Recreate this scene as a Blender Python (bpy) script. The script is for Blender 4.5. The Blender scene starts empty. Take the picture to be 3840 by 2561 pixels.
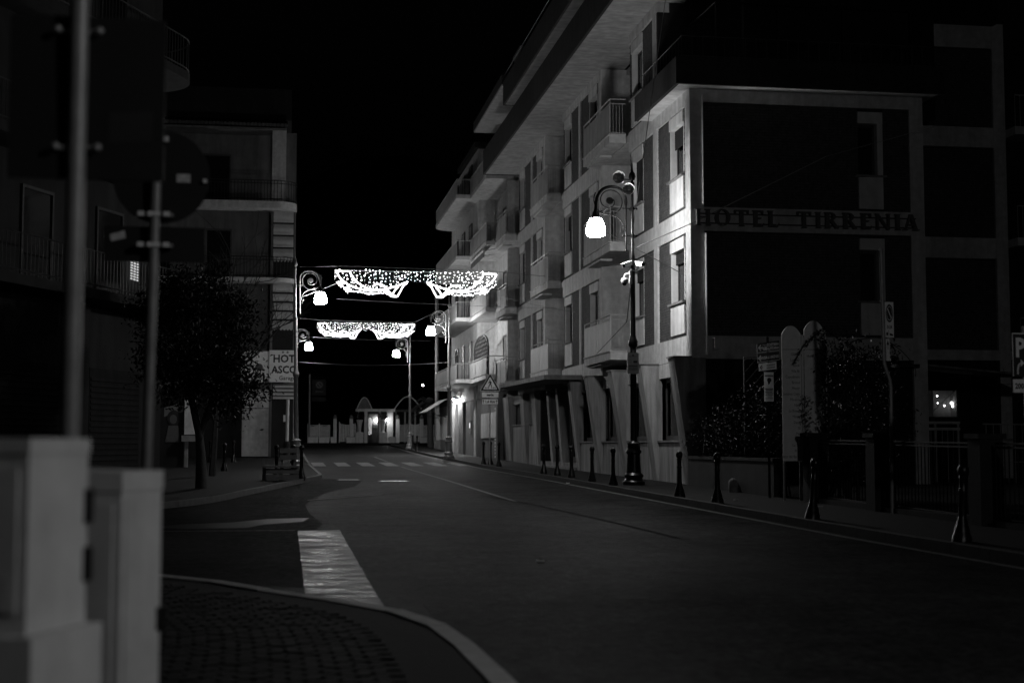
import bpy, math, random
from math import sin, cos, pi, radians, sqrt
from mathutils import Vector, Matrix, noise

# ------------------------------------------------------------------ camera, world, exposure
scene = bpy.context.scene
col = scene.collection
CAM_H = 1.38
cam_data = bpy.data.cameras.new("camera")
cam = bpy.data.objects.new("camera", cam_data)
col.objects.link(cam)
cam.location = (0, 0, CAM_H)
cam.rotation_euler = (radians(90) + math.atan(388 / 5333.33), 0, radians(-9.0))
cam_data.lens = 50.0
cam_data.sensor_width = 36.0
cam_data.clip_end = 3000
cam_data.dof.use_dof = True
cam_data.dof.focus_distance = 40.0
cam_data.dof.aperture_fstop = 1.5
scene.camera = cam

world = bpy.data.worlds.new("World")
scene.world = world
world.use_nodes = True
wn = world.node_tree
wn.nodes.clear()
sky = wn.nodes.new("ShaderNodeTexSky")
sky.sky_type = 'NISHITA'
sky.sun_disc = False
sky.sun_elevation = radians(-4.0)
sky.sun_rotation = radians(200)
bw = wn.nodes.new("ShaderNodeRGBToBW")
bg = wn.nodes.new("ShaderNodeBackground")
bg.inputs[1].default_value = 0.04
wo = wn.nodes.new("ShaderNodeOutputWorld")
wn.links.new(sky.outputs[0], bw.inputs[0])
wn.links.new(bw.outputs[0], bg.inputs[0])
wn.links.new(bg.outputs[0], wo.inputs[0])

vs = scene.view_settings
vs.view_transform = 'Standard'
vs.look = 'None'
vs.exposure = -0.3
vs.gamma = 1.0
vs.use_curve_mapping = False

cy = scene.cycles
cy.use_denoising = True
try:
    cy.denoiser = 'OPENIMAGEDENOISE'
    cy.denoising_input_passes = 'RGB_ALBEDO_NORMAL'
except Exception:
    pass
cy.max_bounces = 4
cy.diffuse_bounces = 2
cy.glossy_bounces = 2
cy.transmission_bounces = 1
cy.volume_bounces = 0
cy.caustics_reflective = False
cy.caustics_refractive = False
cy.sample_clamp_indirect = 4.0
cy.use_light_tree = True
cy.adaptive_threshold = .006

LAMP_L = 290.0        # radiance of the frosted street lamp shades
ROPE_L = 6.0         # rope light tubes
BULB_L = 12.0         # small bulbs
rng = random.Random(11)

# ------------------------------------------------------------------ terrain profile (road climbs away)
KY = [-80, 14, 20, 25, 29, 35, 44, 60, 72, 90, 102, 130, 200, 500]
KZ = [0, 0, .03, .08, .12, .18, .27, .40, .56, .82, 1.06, 1.55, 2.6, 7.0]
def lerp(y, ks, vs_):
    if y <= ks[0]: return vs_[0]
    for i in range(len(ks) - 1):
        if y <= ks[i + 1]:
            t = (y - ks[i]) / (ks[i + 1] - ks[i])
            return vs_[i] + (vs_[i + 1] - vs_[i]) * t
    return vs_[-1]
def pr(y): return lerp(y, KY, KZ)
PAVE = .12

# ------------------------------------------------------------------ materials
def mat(name, c, rough=.7, metal=0.0, var=.25, scale=6.0, bump=0.0, bscale=60.0, spec=.4, streak=None, stains=0.0):
    m = bpy.data.materials.new(name)
    m.use_nodes = True
    nt = m.node_tree
    b = nt.nodes["Principled BSDF"]
    b.inputs["Roughness"].default_value = rough
    b.inputs["Metallic"].default_value = metal
    b.inputs["Specular IOR Level"].default_value = spec
    tc = nt.nodes.new("ShaderNodeTexCoord")
    src = tc.outputs["Object"]
    if streak:
        mp = nt.nodes.new("ShaderNodeMapping")
        mp.inputs["Scale"].default_value = streak
        nt.links.new(src, mp.inputs[0])
        vec = mp.outputs[0]
    else:
        vec = src
    n = nt.nodes.new("ShaderNodeTexNoise")
    n.inputs["Scale"].default_value = scale
    n.inputs["Detail"].default_value = 7
    n.inputs["Roughness"].default_value = .62
    nt.links.new(vec, n.inputs["Vector"])
    r = nt.nodes.new("ShaderNodeValToRGB")
    r.color_ramp.elements[0].position = .3
    r.color_ramp.elements[1].position = .7
    lo, hi = c * (1 - var), min(.95, c * (1 + var * .6))
    r.color_ramp.elements[0].color = (lo, lo, lo, 1)
    r.color_ramp.elements[1].color = (hi, hi, hi, 1)
    nt.links.new(n.outputs["Fac"], r.inputs[0])
    out = r.outputs[0]
    if stains > 0:
        mp2 = nt.nodes.new("ShaderNodeMapping")
        mp2.inputs["Scale"].default_value = (1.6, 1.6, .22)
        nt.links.new(src, mp2.inputs[0])
        n2 = nt.nodes.new("ShaderNodeTexNoise")
        n2.inputs["Scale"].default_value = 2.2
        n2.inputs["Detail"].default_value = 8
        nt.links.new(mp2.outputs[0], n2.inputs["Vector"])
        r2 = nt.nodes.new("ShaderNodeValToRGB")
        r2.color_ramp.elements[0].position = .38
        r2.color_ramp.elements[1].position = .62
        k = 1 - stains
        r2.color_ramp.elements[0].color = (k, k, k, 1)
        r2.color_ramp.elements[1].color = (1, 1, 1, 1)
        nt.links.new(n2.outputs["Fac"], r2.inputs[0])
        mx = nt.nodes.new("ShaderNodeMixRGB")
        mx.blend_type = 'MULTIPLY'
        mx.inputs[0].default_value = 1
        nt.links.new(out, mx.inputs[1])
        nt.links.new(r2.outputs[0], mx.inputs[2])
        out = mx.outputs[0]
    nt.links.new(out, b.inputs["Base Color"])
    if bump > 0:
        n3 = nt.nodes.new("ShaderNodeTexNoise")
        n3.inputs["Scale"].default_value = bscale
        n3.inputs["Detail"].default_value = 4
        nt.links.new(src, n3.inputs["Vector"])
        bp = nt.nodes.new("ShaderNodeBump")
        bp.inputs["Strength"].default_value = bump
        bp.inputs["Distance"].default_value = .02
        nt.links.new(n3.outputs["Fac"], bp.inputs["Height"])
        nt.links.new(bp.outputs[0], b.inputs["Normal"])
    return m

def clear_pane(name):
    m = bpy.data.materials.new(name); m.use_nodes = True
    nt = m.node_tree; nt.nodes.clear()
    o = nt.nodes.new("ShaderNodeOutputMaterial"); mix = nt.nodes.new("ShaderNodeMixShader")
    tr = nt.nodes.new("ShaderNodeBsdfTransparent"); tr.inputs[0].default_value = (.8, .8, .8, 1)
    gl = nt.nodes.new("ShaderNodeBsdfGlossy"); gl.inputs["Roughness"].default_value = .05
    fr = nt.nodes.new("ShaderNodeFresnel"); fr.inputs[0].default_value = 1.5
    nt.links.new(fr.outputs[0], mix.inputs[0]); nt.links.new(tr.outputs[0], mix.inputs[1]); nt.links.new(gl.outputs[0], mix.inputs[2]); nt.links.new(mix.outputs[0], o.inputs[0])
    return m

def asphalt_mat(name, c, var, spec_lo, spec_hi, rough, scale=3.0):
    m = mat(name, c, rough, var=var, scale=scale, bump=1.0, bscale=70, spec=.1)
    nt = m.node_tree
    b = nt.nodes["Principled BSDF"]
    tc = nt.nodes.new("ShaderNodeTexCoord")
    mp = nt.nodes.new("ShaderNodeMapping"); mp.inputs["Scale"].default_value = (1.0, .45, 1)
    nt.links.new(tc.outputs["Object"], mp.inputs[0])
    n = nt.nodes.new("ShaderNodeTexNoise"); n.inputs["Scale"].default_value = .3; n.inputs["Detail"].default_value = 6; n.inputs["Roughness"].default_value = .6
    nt.links.new(mp.outputs[0], n.inputs["Vector"])
    r = nt.nodes.new("ShaderNodeMapRange"); r.inputs[1].default_value = .25; r.inputs[2].default_value = .8
    r.inputs[3].default_value = spec_lo; r.inputs[4].default_value = spec_hi
    nt.links.new(n.outputs["Fac"], r.inputs[0])
    sg = nt.nodes.new("ShaderNodeTexNoise"); sg.inputs["Scale"].default_value = 7; sg.inputs["Detail"].default_value = 8; sg.inputs["Roughness"].default_value = .8
    nt.links.new(mp.outputs[0], sg.inputs["Vector"])
    sr = nt.nodes.new("ShaderNodeMapRange"); sr.inputs[1].default_value = .35; sr.inputs[2].default_value = .7; sr.inputs[3].default_value = .25; sr.inputs[4].default_value = 1.9
    nt.links.new(sg.outputs["Fac"], sr.inputs[0])
    sm_ = nt.nodes.new("ShaderNodeMath"); sm_.operation = 'MULTIPLY'
    nt.links.new(r.outputs[0], sm_.inputs[0]); nt.links.new(sr.outputs[0], sm_.inputs[1]); nt.links.new(sm_.outputs[0], b.inputs["Specular IOR Level"])
    # aggregate: fine speckle in the colour
    sp = nt.nodes.new("ShaderNodeTexNoise"); sp.inputs["Scale"].default_value = 11; sp.inputs["Detail"].default_value = 7; sp.inputs["Roughness"].default_value = .75
    nt.links.new(tc.outputs["Object"], sp.inputs["Vector"])
    rr_ = nt.nodes.new("ShaderNodeMapRange"); rr_.inputs[1].default_value = .38; rr_.inputs[2].default_value = .66; rr_.inputs[3].default_value = .25; rr_.inputs[4].default_value = 2.6
    nt.links.new(sp.outputs["Fac"], rr_.inputs[0])
    mx = nt.nodes.new("ShaderNodeMixRGB"); mx.blend_type = 'MULTIPLY'; mx.inputs[0].default_value = 1
    src = b.inputs["Base Color"].links[0].from_socket
    nt.links.new(src, mx.inputs[1]); nt.links.new(rr_.outputs[0], mx.inputs[2]); nt.links.new(mx.outputs[0], b.inputs["Base Color"])
    return m

def emit(name, strength):
    m = bpy.data.materials.new(name)
    m.use_nodes = True
    b = m.node_tree.nodes["Principled BSDF"]
    b.inputs["Base Color"].default_value = (.8, .8, .8, 1)
    b.inputs["Emission Color"].default_value = (1, 1, 1, 1)
    b.inputs["Emission Strength"].default_value = strength
    return m

def glassy(name, c=.01, rough=.08):
    m = mat(name, c, rough=rough, var=.2, scale=2.0, spec=.6)
    return m

M = dict(
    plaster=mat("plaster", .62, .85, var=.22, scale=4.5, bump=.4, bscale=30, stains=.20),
    plaster_clean=mat("plaster_clean", .68, .8, var=.14, scale=3.5, bump=.2, bscale=50, stains=.18),
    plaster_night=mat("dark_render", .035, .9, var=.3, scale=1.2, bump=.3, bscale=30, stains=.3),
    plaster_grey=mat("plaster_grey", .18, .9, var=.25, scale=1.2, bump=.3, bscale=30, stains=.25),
    soffit=mat("soffit_render", .48, .9, var=.3, scale=2.4, bump=.4, bscale=14, streak=(.5, 2.0, 1), stains=.2),
    brick=mat("brick", .085, .85, var=.45, scale=9, bump=.5, bscale=60),
    mortar=mat("mortar", .035, .95, var=.3, scale=30),
    fascia=mat("dark_fascia", .035, .8, var=.35, scale=3, stains=.3),
    travertine=mat("travertine", .36, .75, var=.3, scale=3.0, bump=.4, bscale=25, streak=(3, 3, .35), stains=.4),
    concrete=mat("concrete", .26, .9, var=.3, scale=4, bump=.4, bscale=35, stains=.3),
    concrete_dark=mat("concrete_dark", .022, .9, var=.35, scale=3, bump=.4, bscale=30, stains=.3),
    dark_wall=mat("dark_wall", .018, .9, var=.4, scale=1.5, stains=.3),
    frame=mat("window_frame", .06, .5, var=.2, scale=8),
    frame_light=mat("window_frame_light", .35, .5, var=.15, scale=8),
    pane=glassy("window_pane", .012, .06),
    clear=clear_pane("clear_pane"),
    blind=mat("window_blind", .22, .8, var=.3, scale=5, streak=(1, 4, .4)),
    panel=mat("balcony_panel", .42, .6, var=.14, scale=3, stains=.2),
    rail=mat("painted_rail", .42, .45, var=.15, scale=9),
    rail_dark=mat("dark_rail", .06, .45, var=.2, scale=9),
    iron=mat("cast_iron", .006, .3, var=.3, scale=14, bump=.12, bscale=80, spec=.3),
    iron_matt=mat("painted_iron", .008, .6, var=.3, scale=12),
    lampgrey=mat("lamp_grey_paint", .22, .38, var=.2, scale=10, spec=.5),
    galv=mat("galvanised_steel", .30, .5, metal=.35, var=.22, scale=7, bump=.1),
    signback=mat("sign_back", .006, .6, var=.3, scale=5),
    signwhite=mat("sign_white", .85, .55, var=.12, scale=6),
    signdark=mat("sign_dark", .02, .5, var=.2, scale=6),
    ink=mat("sign_ink", .02, .6, var=.15, scale=9),
    inkgrey=mat("sign_ink_grey", .10, .7, var=.2, scale=9),
    white_metal=mat("white_enamel", .75, .35, var=.06, scale=6),
    cabinet=mat("cabinet_polyester", .70, .7, var=.16, scale=5, bump=.15, bscale=90, stains=.12),
    sticker=mat("sticker_paper", .55, .6, var=.35, scale=18),
    asphalt=asphalt_mat("asphalt", .017, .75, .002, .042, .62, 1.1),
    asphalt_dark=asphalt_mat("asphalt_dark", .012, .5, .0, .03, .75),
    asphalt_new=asphalt_mat("asphalt_new", .024, .6, .002, .035, .64, 1.6),
    paint=mat("road_paint", .42, .36, var=.8, scale=2.0, bump=.35, bscale=90, streak=(.5, 1.5, 1), spec=.5),
    paint_worn=mat("road_paint_worn", .16, .7, var=.7, scale=9, bump=.5, bscale=60, spec=.12),
    paint_cross=mat("road_paint_crossing", .30, .75, var=.5, scale=4, bump=.5, bscale=60, spec=.1),
    damp=mat("damp_asphalt", .014, .5, var=.4, scale=4, bump=.3, bscale=60, spec=.05),
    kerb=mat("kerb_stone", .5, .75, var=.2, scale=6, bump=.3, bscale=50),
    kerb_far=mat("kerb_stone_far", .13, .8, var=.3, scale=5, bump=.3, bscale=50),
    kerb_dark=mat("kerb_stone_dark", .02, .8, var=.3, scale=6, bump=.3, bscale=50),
    paving=mat("paving", .010, .85, var=.4, scale=5, bump=.5, bscale=40, spec=.15),
    sett=mat("sett_stone", .008, .8, var=.4, scale=9, bump=.4, bscale=50, spec=.15),
    steel=mat("polished_cover", .55, .28, metal=.9, var=.2, scale=14, bump=.2, bscale=50),
    leaf=mat("evergreen_leaf", .013, .42, var=.4, scale=3, spec=.13),
    leaf_far=mat("palm_leaf", .06, .45, var=.4, scale=3, spec=.5),
    bark=mat("bark", .05, .8, var=.4, scale=9, bump=.6, bscale=30),
    wood=mat("old_wood", .13, .8, var=.4, scale=5, streak=(.6, 6, 6), bump=.3),
    letter=mat("sign_letters", .10, .4, var=.25, scale=5),
    roof=mat("roof_tile", .06, .9, var=.4, scale=6),
    awning=mat("awning_cloth", .50, .9, var=.14, scale=5),
    cable=mat("cable", .25, .5, var=.2, scale=9),
    cable_dark=mat("cable_dark", .03, .6, var=.2, scale=9),
    hill=mat("hillside", .03, 1.0, var=.6, scale=.08),
    lamp=emit("lamp_glass", LAMP_L),
    lamp_bright=emit("lamp_glass_bright", LAMP_L * 1.1),
    rope=emit("rope_light", ROPE_L),
    bulb=emit("string_bulb", BULB_L),
    shoplamp=emit("shop_lamp_glass", 1900.0),
    gatelamp=emit("gate_lantern_glass", 130.0),
    roomlamp=emit("room_lamp_glass", 7.0),
    farlamp=emit("distant_lamp_glass", 20.0),
    intercom=emit("intercom_screen", 1.6),
)

# ------------------------------------------------------------------ mesh builder
for k_ in ("bulb", "farlamp", "intercom"):
    M[k_].cycles.emission_sampling = "NONE"
def rough_noise(m, lo, hi, scale, streak):
    nt = m.node_tree; b = nt.nodes["Principled BSDF"]
    tc = nt.nodes.new("ShaderNodeTexCoord"); mp = nt.nodes.new("ShaderNodeMapping"); mp.inputs["Scale"].default_value = streak
    n = nt.nodes.new("ShaderNodeTexNoise"); n.inputs["Scale"].default_value = scale; n.inputs["Detail"].default_value = 8; n.inputs["Roughness"].default_value = .7
    r = nt.nodes.new("ShaderNodeMapRange"); r.inputs[1].default_value = .33; r.inputs[2].default_value = .67; r.inputs[3].default_value = lo; r.inputs[4].default_value = hi
    nt.links.new(tc.outputs["Object"], mp.inputs[0]); nt.links.new(mp.outputs[0], n.inputs["Vector"]); nt.links.new(n.outputs["Fac"], r.inputs[0]); nt.links.new(r.outputs[0], b.inputs["Roughness"])
rough_noise(M["paint"], .22, .85, 2.2, (.7, 2.3, 1))

class MB:
    def __init__(self):
        self.v, self.f = [], []
    def quad(self, a, b, c, d):
        n = len(self.v); self.v += [a, b, c, d]; self.f.append((n, n + 1, n + 2, n + 3)); return self
    def tri(self, a, b, c):
        n = len(self.v); self.v += [a, b, c]; self.f.append((n, n + 1, n + 2)); return self
    def hexa(self, p):          # 8 points: bottom 4 ccw, top 4 ccw
        n = len(self.v); self.v += [tuple(q) for q in p]
        for q in ((0, 3, 2, 1), (4, 5, 6, 7), (0, 1, 5, 4), (1, 2, 6, 5), (2, 3, 7, 6), (3, 0, 4, 7)):
            self.f.append(tuple(n + i for i in q))
        return self
    def box(self, x0, x1, y0, y1, z0, z1):
        if x0 > x1: x0, x1 = x1, x0
        if y0 > y1: y0, y1 = y1, y0
        if z0 > z1: z0, z1 = z1, z0
        return self.hexa([(x0, y0, z0), (x1, y0, z0), (x1, y1, z0), (x0, y1, z0),
                          (x0, y0, z1), (x1, y0, z1), (x1, y1, z1), (x0, y1, z1)])
    def boxes(self, lst):
        for b in lst: self.box(*b)
        return self
    def obox(self, c, u, v, w):  # oriented box: centre and three half vectors
        c, u, v, w = map(Vector, (c, u, v, w))
        return self.hexa([c - u - v - w, c + u - v - w, c + u + v - w, c - u + v - w,
                          c - u - v + w, c + u - v + w, c + u + v + w, c - u + v + w])
    def tube(self, pts, r, n=8, caps=True):
        pts = [Vector(p) for p in pts]
        rs = r if isinstance(r, (list, tuple)) else [r] * len(pts)
        base = len(self.v)
        up = None
        for i, p in enumerate(pts):
            t = (pts[min(i + 1, len(pts) - 1)] - pts[max(i - 1, 0)]).normalized()
            if up is None:
                up = Vector((0, 0, 1)) if abs(t.z) < .9 else Vector((1, 0, 0))
            a = t.cross(up)
            if a.length < 1e-4: a = t.cross(Vector((0, 1, 0)))
            a.normalize(); b = a.cross(t).normalized(); up = b
            for k in range(n):
                an = 2 * pi * k / n
                q = p + (a * cos(an) + b * sin(an)) * rs[i]
                self.v.append((q.x, q.y, q.z))
        for i in range(len(pts) - 1):
            for k in range(n):
                a0 = base + i * n + k; a1 = base + i * n + (k + 1) % n
                self.f.append((a0, a0 + n, a1 + n, a1))
        if caps:
            self.f.append(tuple(base + k for k in range(n)))
            e = base + (len(pts) - 1) * n
            self.f.append(tuple(e + n - 1 - k for k in range(n)))
        return self
    def lathe(self, prof, c=(0, 0, 0), n=16, axis=None):
        base = len(self.v)
        for (r, z) in prof:
            for k in range(n):
                an = 2 * pi * k / n
                self.v.append((c[0] + r * cos(an), c[1] + r * sin(an), c[2] + z))
        for i in range(len(prof) - 1):
            for k in range(n):
                a0 = base + i * n + k; a1 = base + i * n + (k + 1) % n
                self.f.append((a0, a1, a1 + n, a0 + n))
        self.f.append(tuple(base + n - 1 - k for k in range(n)))
        e = base + (len(prof) - 1) * n
        self.f.append(tuple(e + k for k in range(n)))
        return self
    def prism(self, poly, o, u, w, d):   # poly 2d in (u, w) from origin o, extruded by vector d
        o, u, w, d = map(Vector, (o, u, w, d))
        n = len(self.v); m = len(poly)
        A = [o + u * p[0] + w * p[1] for p in poly]
        for q in A: self.v.append(tuple(q))
        for q in A: self.v.append(tuple(q + d))
        self.f.append(tuple(n + i for i in range(m)))
        self.f.append(tuple(n + m + m - 1 - i for i in range(m)))
        for i in range(m):
            j = (i + 1) % m
            self.f.append((n + i, n + m + i, n + m + j, n + j))
        return self
    def ball(self, c, r, seg=8, rings=5, sz=1.0):
        prof = []
        for i in range(rings + 1):
            a = -pi / 2 + pi * i / rings
            prof.append((max(r * cos(a), r * .02), r * sz * sin(a)))
        return self.lathe(prof, c, seg)
    def octa(self, c, r):
        n = len(self.v); x, y, z = c
        self.v += [(x + r, y, z), (x, y + r, z), (x - r, y, z), (x, y - r, z), (x, y, z + r), (x, y, z - r)]
        for a, b in ((0, 1), (1, 2), (2, 3), (3, 0)):
            self.f.append((n + a, n + b, n + 4)); self.f.append((n + b, n + a, n + 5))
        return self
    def build(self, name, m, parent=None, smooth=False, **tags):
        o0 = Vector((0, 0, 0))
        if parent is not None:
            o0 = Vector(parent.get("_org", (0, 0, 0)))
        me = bpy.data.meshes.new(name)
        me.from_pydata([(x - o0.x, y - o0.y, z - o0.z) for x, y, z in self.v], [], self.f)
        me.update()
        me.materials.append(M[m] if isinstance(m, str) else m)
        if smooth:
            me.polygons.foreach_set("use_smooth", [True] * len(me.polygons))
            try: me.set_sharp_from_angle(angle=radians(40))
            except Exception: pass
        ob = bpy.data.objects.new(name, me)
        col.objects.link(ob)
        if parent is not None:
            ob.parent = parent
            ob["_org"] = tuple(o0)
        for k, v in tags.items(): ob[k] = v
        return ob

def thing(name, label, cat, loc=(0, 0, 0), group=None):
    o = bpy.data.objects.new(name, None)
    o.empty_display_size = .2
    col.objects.link(o)
    o.location = loc
    o["_org"] = tuple(loc)
    o["label"] = label; o["category"] = cat
    if group: o["group"] = group
    return o
def tag(o, label, cat, group=None):
    o["label"] = label; o["category"] = cat
    if group: o["group"] = group
    return o
def struct(mb, name, m, parent=None, smooth=False):
    o = mb.build(name, m, parent, smooth)
    if parent is None: o["kind"] = "structure"
    return o
def copy_tree(root, loc, label, rotz=None, group=None):
    def cp(o, par):
        c = o.copy(); col.objects.link(c); c.parent = par
        for ch in o.children: cp(ch, c)
        return c
    r = cp(root, None)
    r.location = loc
    if rotz is not None: r.rotation_euler = (0, 0, rotz)
    r["label"] = label
    if group: r["group"] = group
    return r

def text_geo(s, size, bold=0.0, align='CENTER', res=2):
    cu = bpy.data.curves.new("txt", 'FONT')
    cu.body = s; cu.size = size; cu.align_x = align; cu.resolution_u = res
    cu.offset = bold
    ob = bpy.data.objects.new("txt", cu)
    me = bpy.data.meshes.new_from_object(ob)
    vs_ = [tuple(v.co) for v in me.vertices]
    fs = [tuple(p.vertices) for p in me.polygons]
    bpy.data.objects.remove(ob); bpy.data.curves.remove(cu); bpy.data.meshes.remove(me)
    return vs_, fs
def put_text(mb, s, size, o, u=(1, 0, 0), w=(0, 0, 1), bold=0.0, align='CENTER', sx=1.0):
    vs_, fs = text_geo(s, size, bold, align)
    o, u, w = map(Vector, (o, u, w))
    n = len(mb.v)
    for x, y, z in vs_:
        q = o + u * (x * sx) + w * y
        mb.v.append(tuple(q))
    for f in fs: mb.f.append(tuple(n + i for i in f))
    return mb
def disc(mb, c, r, u=(1, 0, 0), w=(0, 0, 1), r0=0.0, n=28, a0=0, a1=2 * pi):
    c, u, w = map(Vector, (c, u, w))
    for k in range(n):
        p, q = a0 + (a1 - a0) * k / n, a0 + (a1 - a0) * (k + 1) / n
        A = c + (u * cos(p) + w * sin(p)) * r; B = c + (u * cos(q) + w * sin(q)) * r
        if r0 > 0:
            D = c + (u * cos(p) + w * sin(p)) * r0; E_ = c + (u * cos(q) + w * sin(q)) * r0
            mb.quad(tuple(D), tuple(A), tuple(B), tuple(E_))
        else:
            mb.tri(tuple(c), tuple(A), tuple(B))
    return mb
def catmull(pts, n=6):
    pts = [Vector(p) for p in pts]
    out = []
    for i in range(len(pts) - 1):
        p0 = pts[max(i - 1, 0)]; p1 = pts[i]; p2 = pts[i + 1]; p3 = pts[min(i + 2, len(pts) - 1)]
        for k in range(n):
            t = k / n
            out.append(.5 * ((2 * p1) + (p2 - p0) * t + (2 * p0 - 5 * p1 + 4 * p2 - p3) * t * t + (3 * p1 - p0 - 3 * p2 + p3) * t ** 3))
    out.append(pts[-1])
    return out

# ================================================================== GROUND
YS = [-60, -40, -20, -10, 0, 4, 8, 10, 12, 14, 16, 18, 20, 22.5, 25, 27, 29, 32, 35, 38, 41, 44, 48, 52, 56, 60, 64, 68, 72, 76, 80, 85, 90, 96, 102, 108, 114, 120, 126, 130]
def strip(mb, ys, fx0, fx1, dz):
    for a, b in zip(ys[:-1], ys[1:]):
        mb.quad((fx0(a), a, pr(a) + dz), (fx1(a), a, pr(a) + dz), (fx1(b), b, pr(b) + dz), (fx0(b), b, pr(b) + dz))
    return mb
g = MB()
gy = [-80, 14, 30, 60, 90, 130, 200, 500]
strip(g, gy, lambda y: -300, lambda y: 300, -.06)
struct(g, "ground", "concrete_dark")
struct(strip(MB(), YS, lambda y: -45, lambda y: 9.2, 0), "road", "asphalt")
# darker asphalt of the side street mouth, light patch in the foreground
sy = [14.2, 16, 18, 20, 22.4, 24, 27, 30, 33, 36, 40, 44, 46.5]
sx_edge = lambda y: lerp(y, [14.2, 22.4, 24, 27, 30, 33, 36, 40, 44, 46.5], [.19, .45, .62, .45, .40, .62, 1.0, 1.9, 2.3, 1.5])
struct(strip(MB(), sy, lambda y: -45, sx_edge, .004), "side_street_surface", "asphalt_dark")
struct(strip(MB(), [-60, -20, 0, 6, 9, 12.6], lambda y: 1.2, lambda y: 8.2, .004), "asphalt_patch", "asphalt_new")

# kerb lines: x as a function of y
KL_Y = [22.8, 23.4, 24.5, 26.5, 30, 35.5, 41, 44.5, 46.2, 47.4, 49, 64, 90, 118]
KL_X = [-30, -16, -8, -4.2, -1.92, -.78, .21, .82, 1.08, 1.18, 1.16, 1.04, 1.06, 1.1]
KN_Y = [-60, 7, 8.3, 9.1, 9.9, 10.8, 11.5, 12.3, 12.75, 14, 15.2, 16.2, 17.2]
KN_X = [1.22, 1.22, 1.21, 1.19, 1.14, .95, .6, .2, -.15, -.92, -2.5, -6, -30]
fl = lambda y: lerp(y, KL_Y, KL_X)
fn = lambda y: lerp(y, KN_Y, KN_X)
def refine(ks, step):
    o = []
    for a, b in zip(ks[:-1], ks[1:]):
        n = max(1, int((b - a) / step))
        o += [a + (b - a) * i / n for i in range(n)]
    return o + [ks[-1]]
pave_far = struct(strip(MB(), refine(KL_Y, 2.0), lambda y: -45, lambda y: fl(y) - .13, PAVE), "pavement_far_corner", "paving")
pave_near = struct(strip(MB(), refine(KN_Y, 1.5), lambda y: -45, lambda y: fn(y) - .13, PAVE), "pavement_near_corner", "paving")
pave_right = struct(strip(MB(), [-60] + [y for y in YS if y > -60 and y < 118] + [118], lambda y: 8.44, lambda y: 10.6 if y < 76 else 10.3, PAVE), "pavement_right", "paving")
yard = struct(strip(MB(), [-60, 0, 14, 20, 29, 35, 41.4], lambda y: 10.6, lambda y: 60, PAVE - .01), "yard", "paving")
struct(MB().box(-45, 60, 118, 160, 1.2, 1.56), "square", "paving")

def kerb_line(pts, parent, m, step=1.0, wd=.14):
    # resample
    P = [Vector((x, y, 0)) for x, y in pts]
    d = [0]
    for a, b in zip(P[:-1], P[1:]): d.append(d[-1] + (b - a).length)
    def at(s):
        for i in range(len(P) - 1):
            if s <= d[i + 1]:
                t = (s - d[i]) / max(1e-6, d[i + 1] - d[i]); return P[i].lerp(P[i + 1], t)
        return P[-1]
    n = int(d[-1] / step)
    for i in range(n):
        a, b = at(i * step), at((i + 1) * step - .012)
        t = (b - a).normalized(); s = Vector((-t.y, t.x, 0)) * wd   # pavement side = left of travel
        za, zb = pr(a.y), pr(b.y)
        j = rng.uniform(-.004, .004)
        h = PAVE + .012 + j
        mb = MB().hexa([(a.x, a.y, za - .1), (b.x, b.y, zb - .1), (b.x + s.x, b.y + s.y, zb - .1), (a.x + s.x, a.y + s.y, za - .1),
                        (a.x + .015 * s.x, a.y + .015 * s.y, za + h), (b.x + .015 * s.x, b.y + .015 * s.y, zb + h),
                        (b.x + s.x, b.y + s.y, zb + h), (a.x + s.x, a.y + s.y, za + h)])
        mb.build("kerb_stone", m, parent)
cl = catmull([(KL_X[i], KL_Y[i], 0) for i in range(2, len(KL_Y))], 5)
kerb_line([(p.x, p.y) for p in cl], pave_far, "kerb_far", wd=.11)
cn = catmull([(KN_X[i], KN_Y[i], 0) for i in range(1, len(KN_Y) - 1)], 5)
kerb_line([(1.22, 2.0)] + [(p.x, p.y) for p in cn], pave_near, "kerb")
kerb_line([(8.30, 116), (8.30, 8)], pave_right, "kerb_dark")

# setts on the near pavement
sett_big = []
y = 5.6
row = 0
sm = MB()
cnt = 0
while y < 13.6:
    x = fn(y) - .55 - (row % 2) * .09
    while x > -1.6:
        w = .17
        c = (x - w / 2, y + .05)
        h = PAVE + .012 + rng.uniform(-.004, .004)
        tl = rng.uniform(-.003, .003)
        b8 = [(c[0] - w / 2, c[1] - .047, PAVE - .02), (c[0] + w / 2, c[1] - .047, PAVE - .02), (c[0] + w / 2, c[1] + .047, PAVE - .02), (c[0] - w / 2, c[1] + .047, PAVE - .02),
              (c[0] - w / 2 + .008, c[1] - .04, h + tl), (c[0] + w / 2 - .008, c[1] - .04, h), (c[0] + w / 2 - .008, c[1] + .04, h - tl), (c[0] - w / 2 + .008, c[1] + .04, h)]
        if y > 7.4 and x > -.75 and cnt < 300:
            MB().hexa(b8).build("sett", "sett", pave_near); cnt += 1
        else:
            sm.hexa(b8)
        x -= .186
    y += .103; row += 1
so = sm.build("setts", "sett", pave_near); so["kind"] = "stuff"

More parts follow.
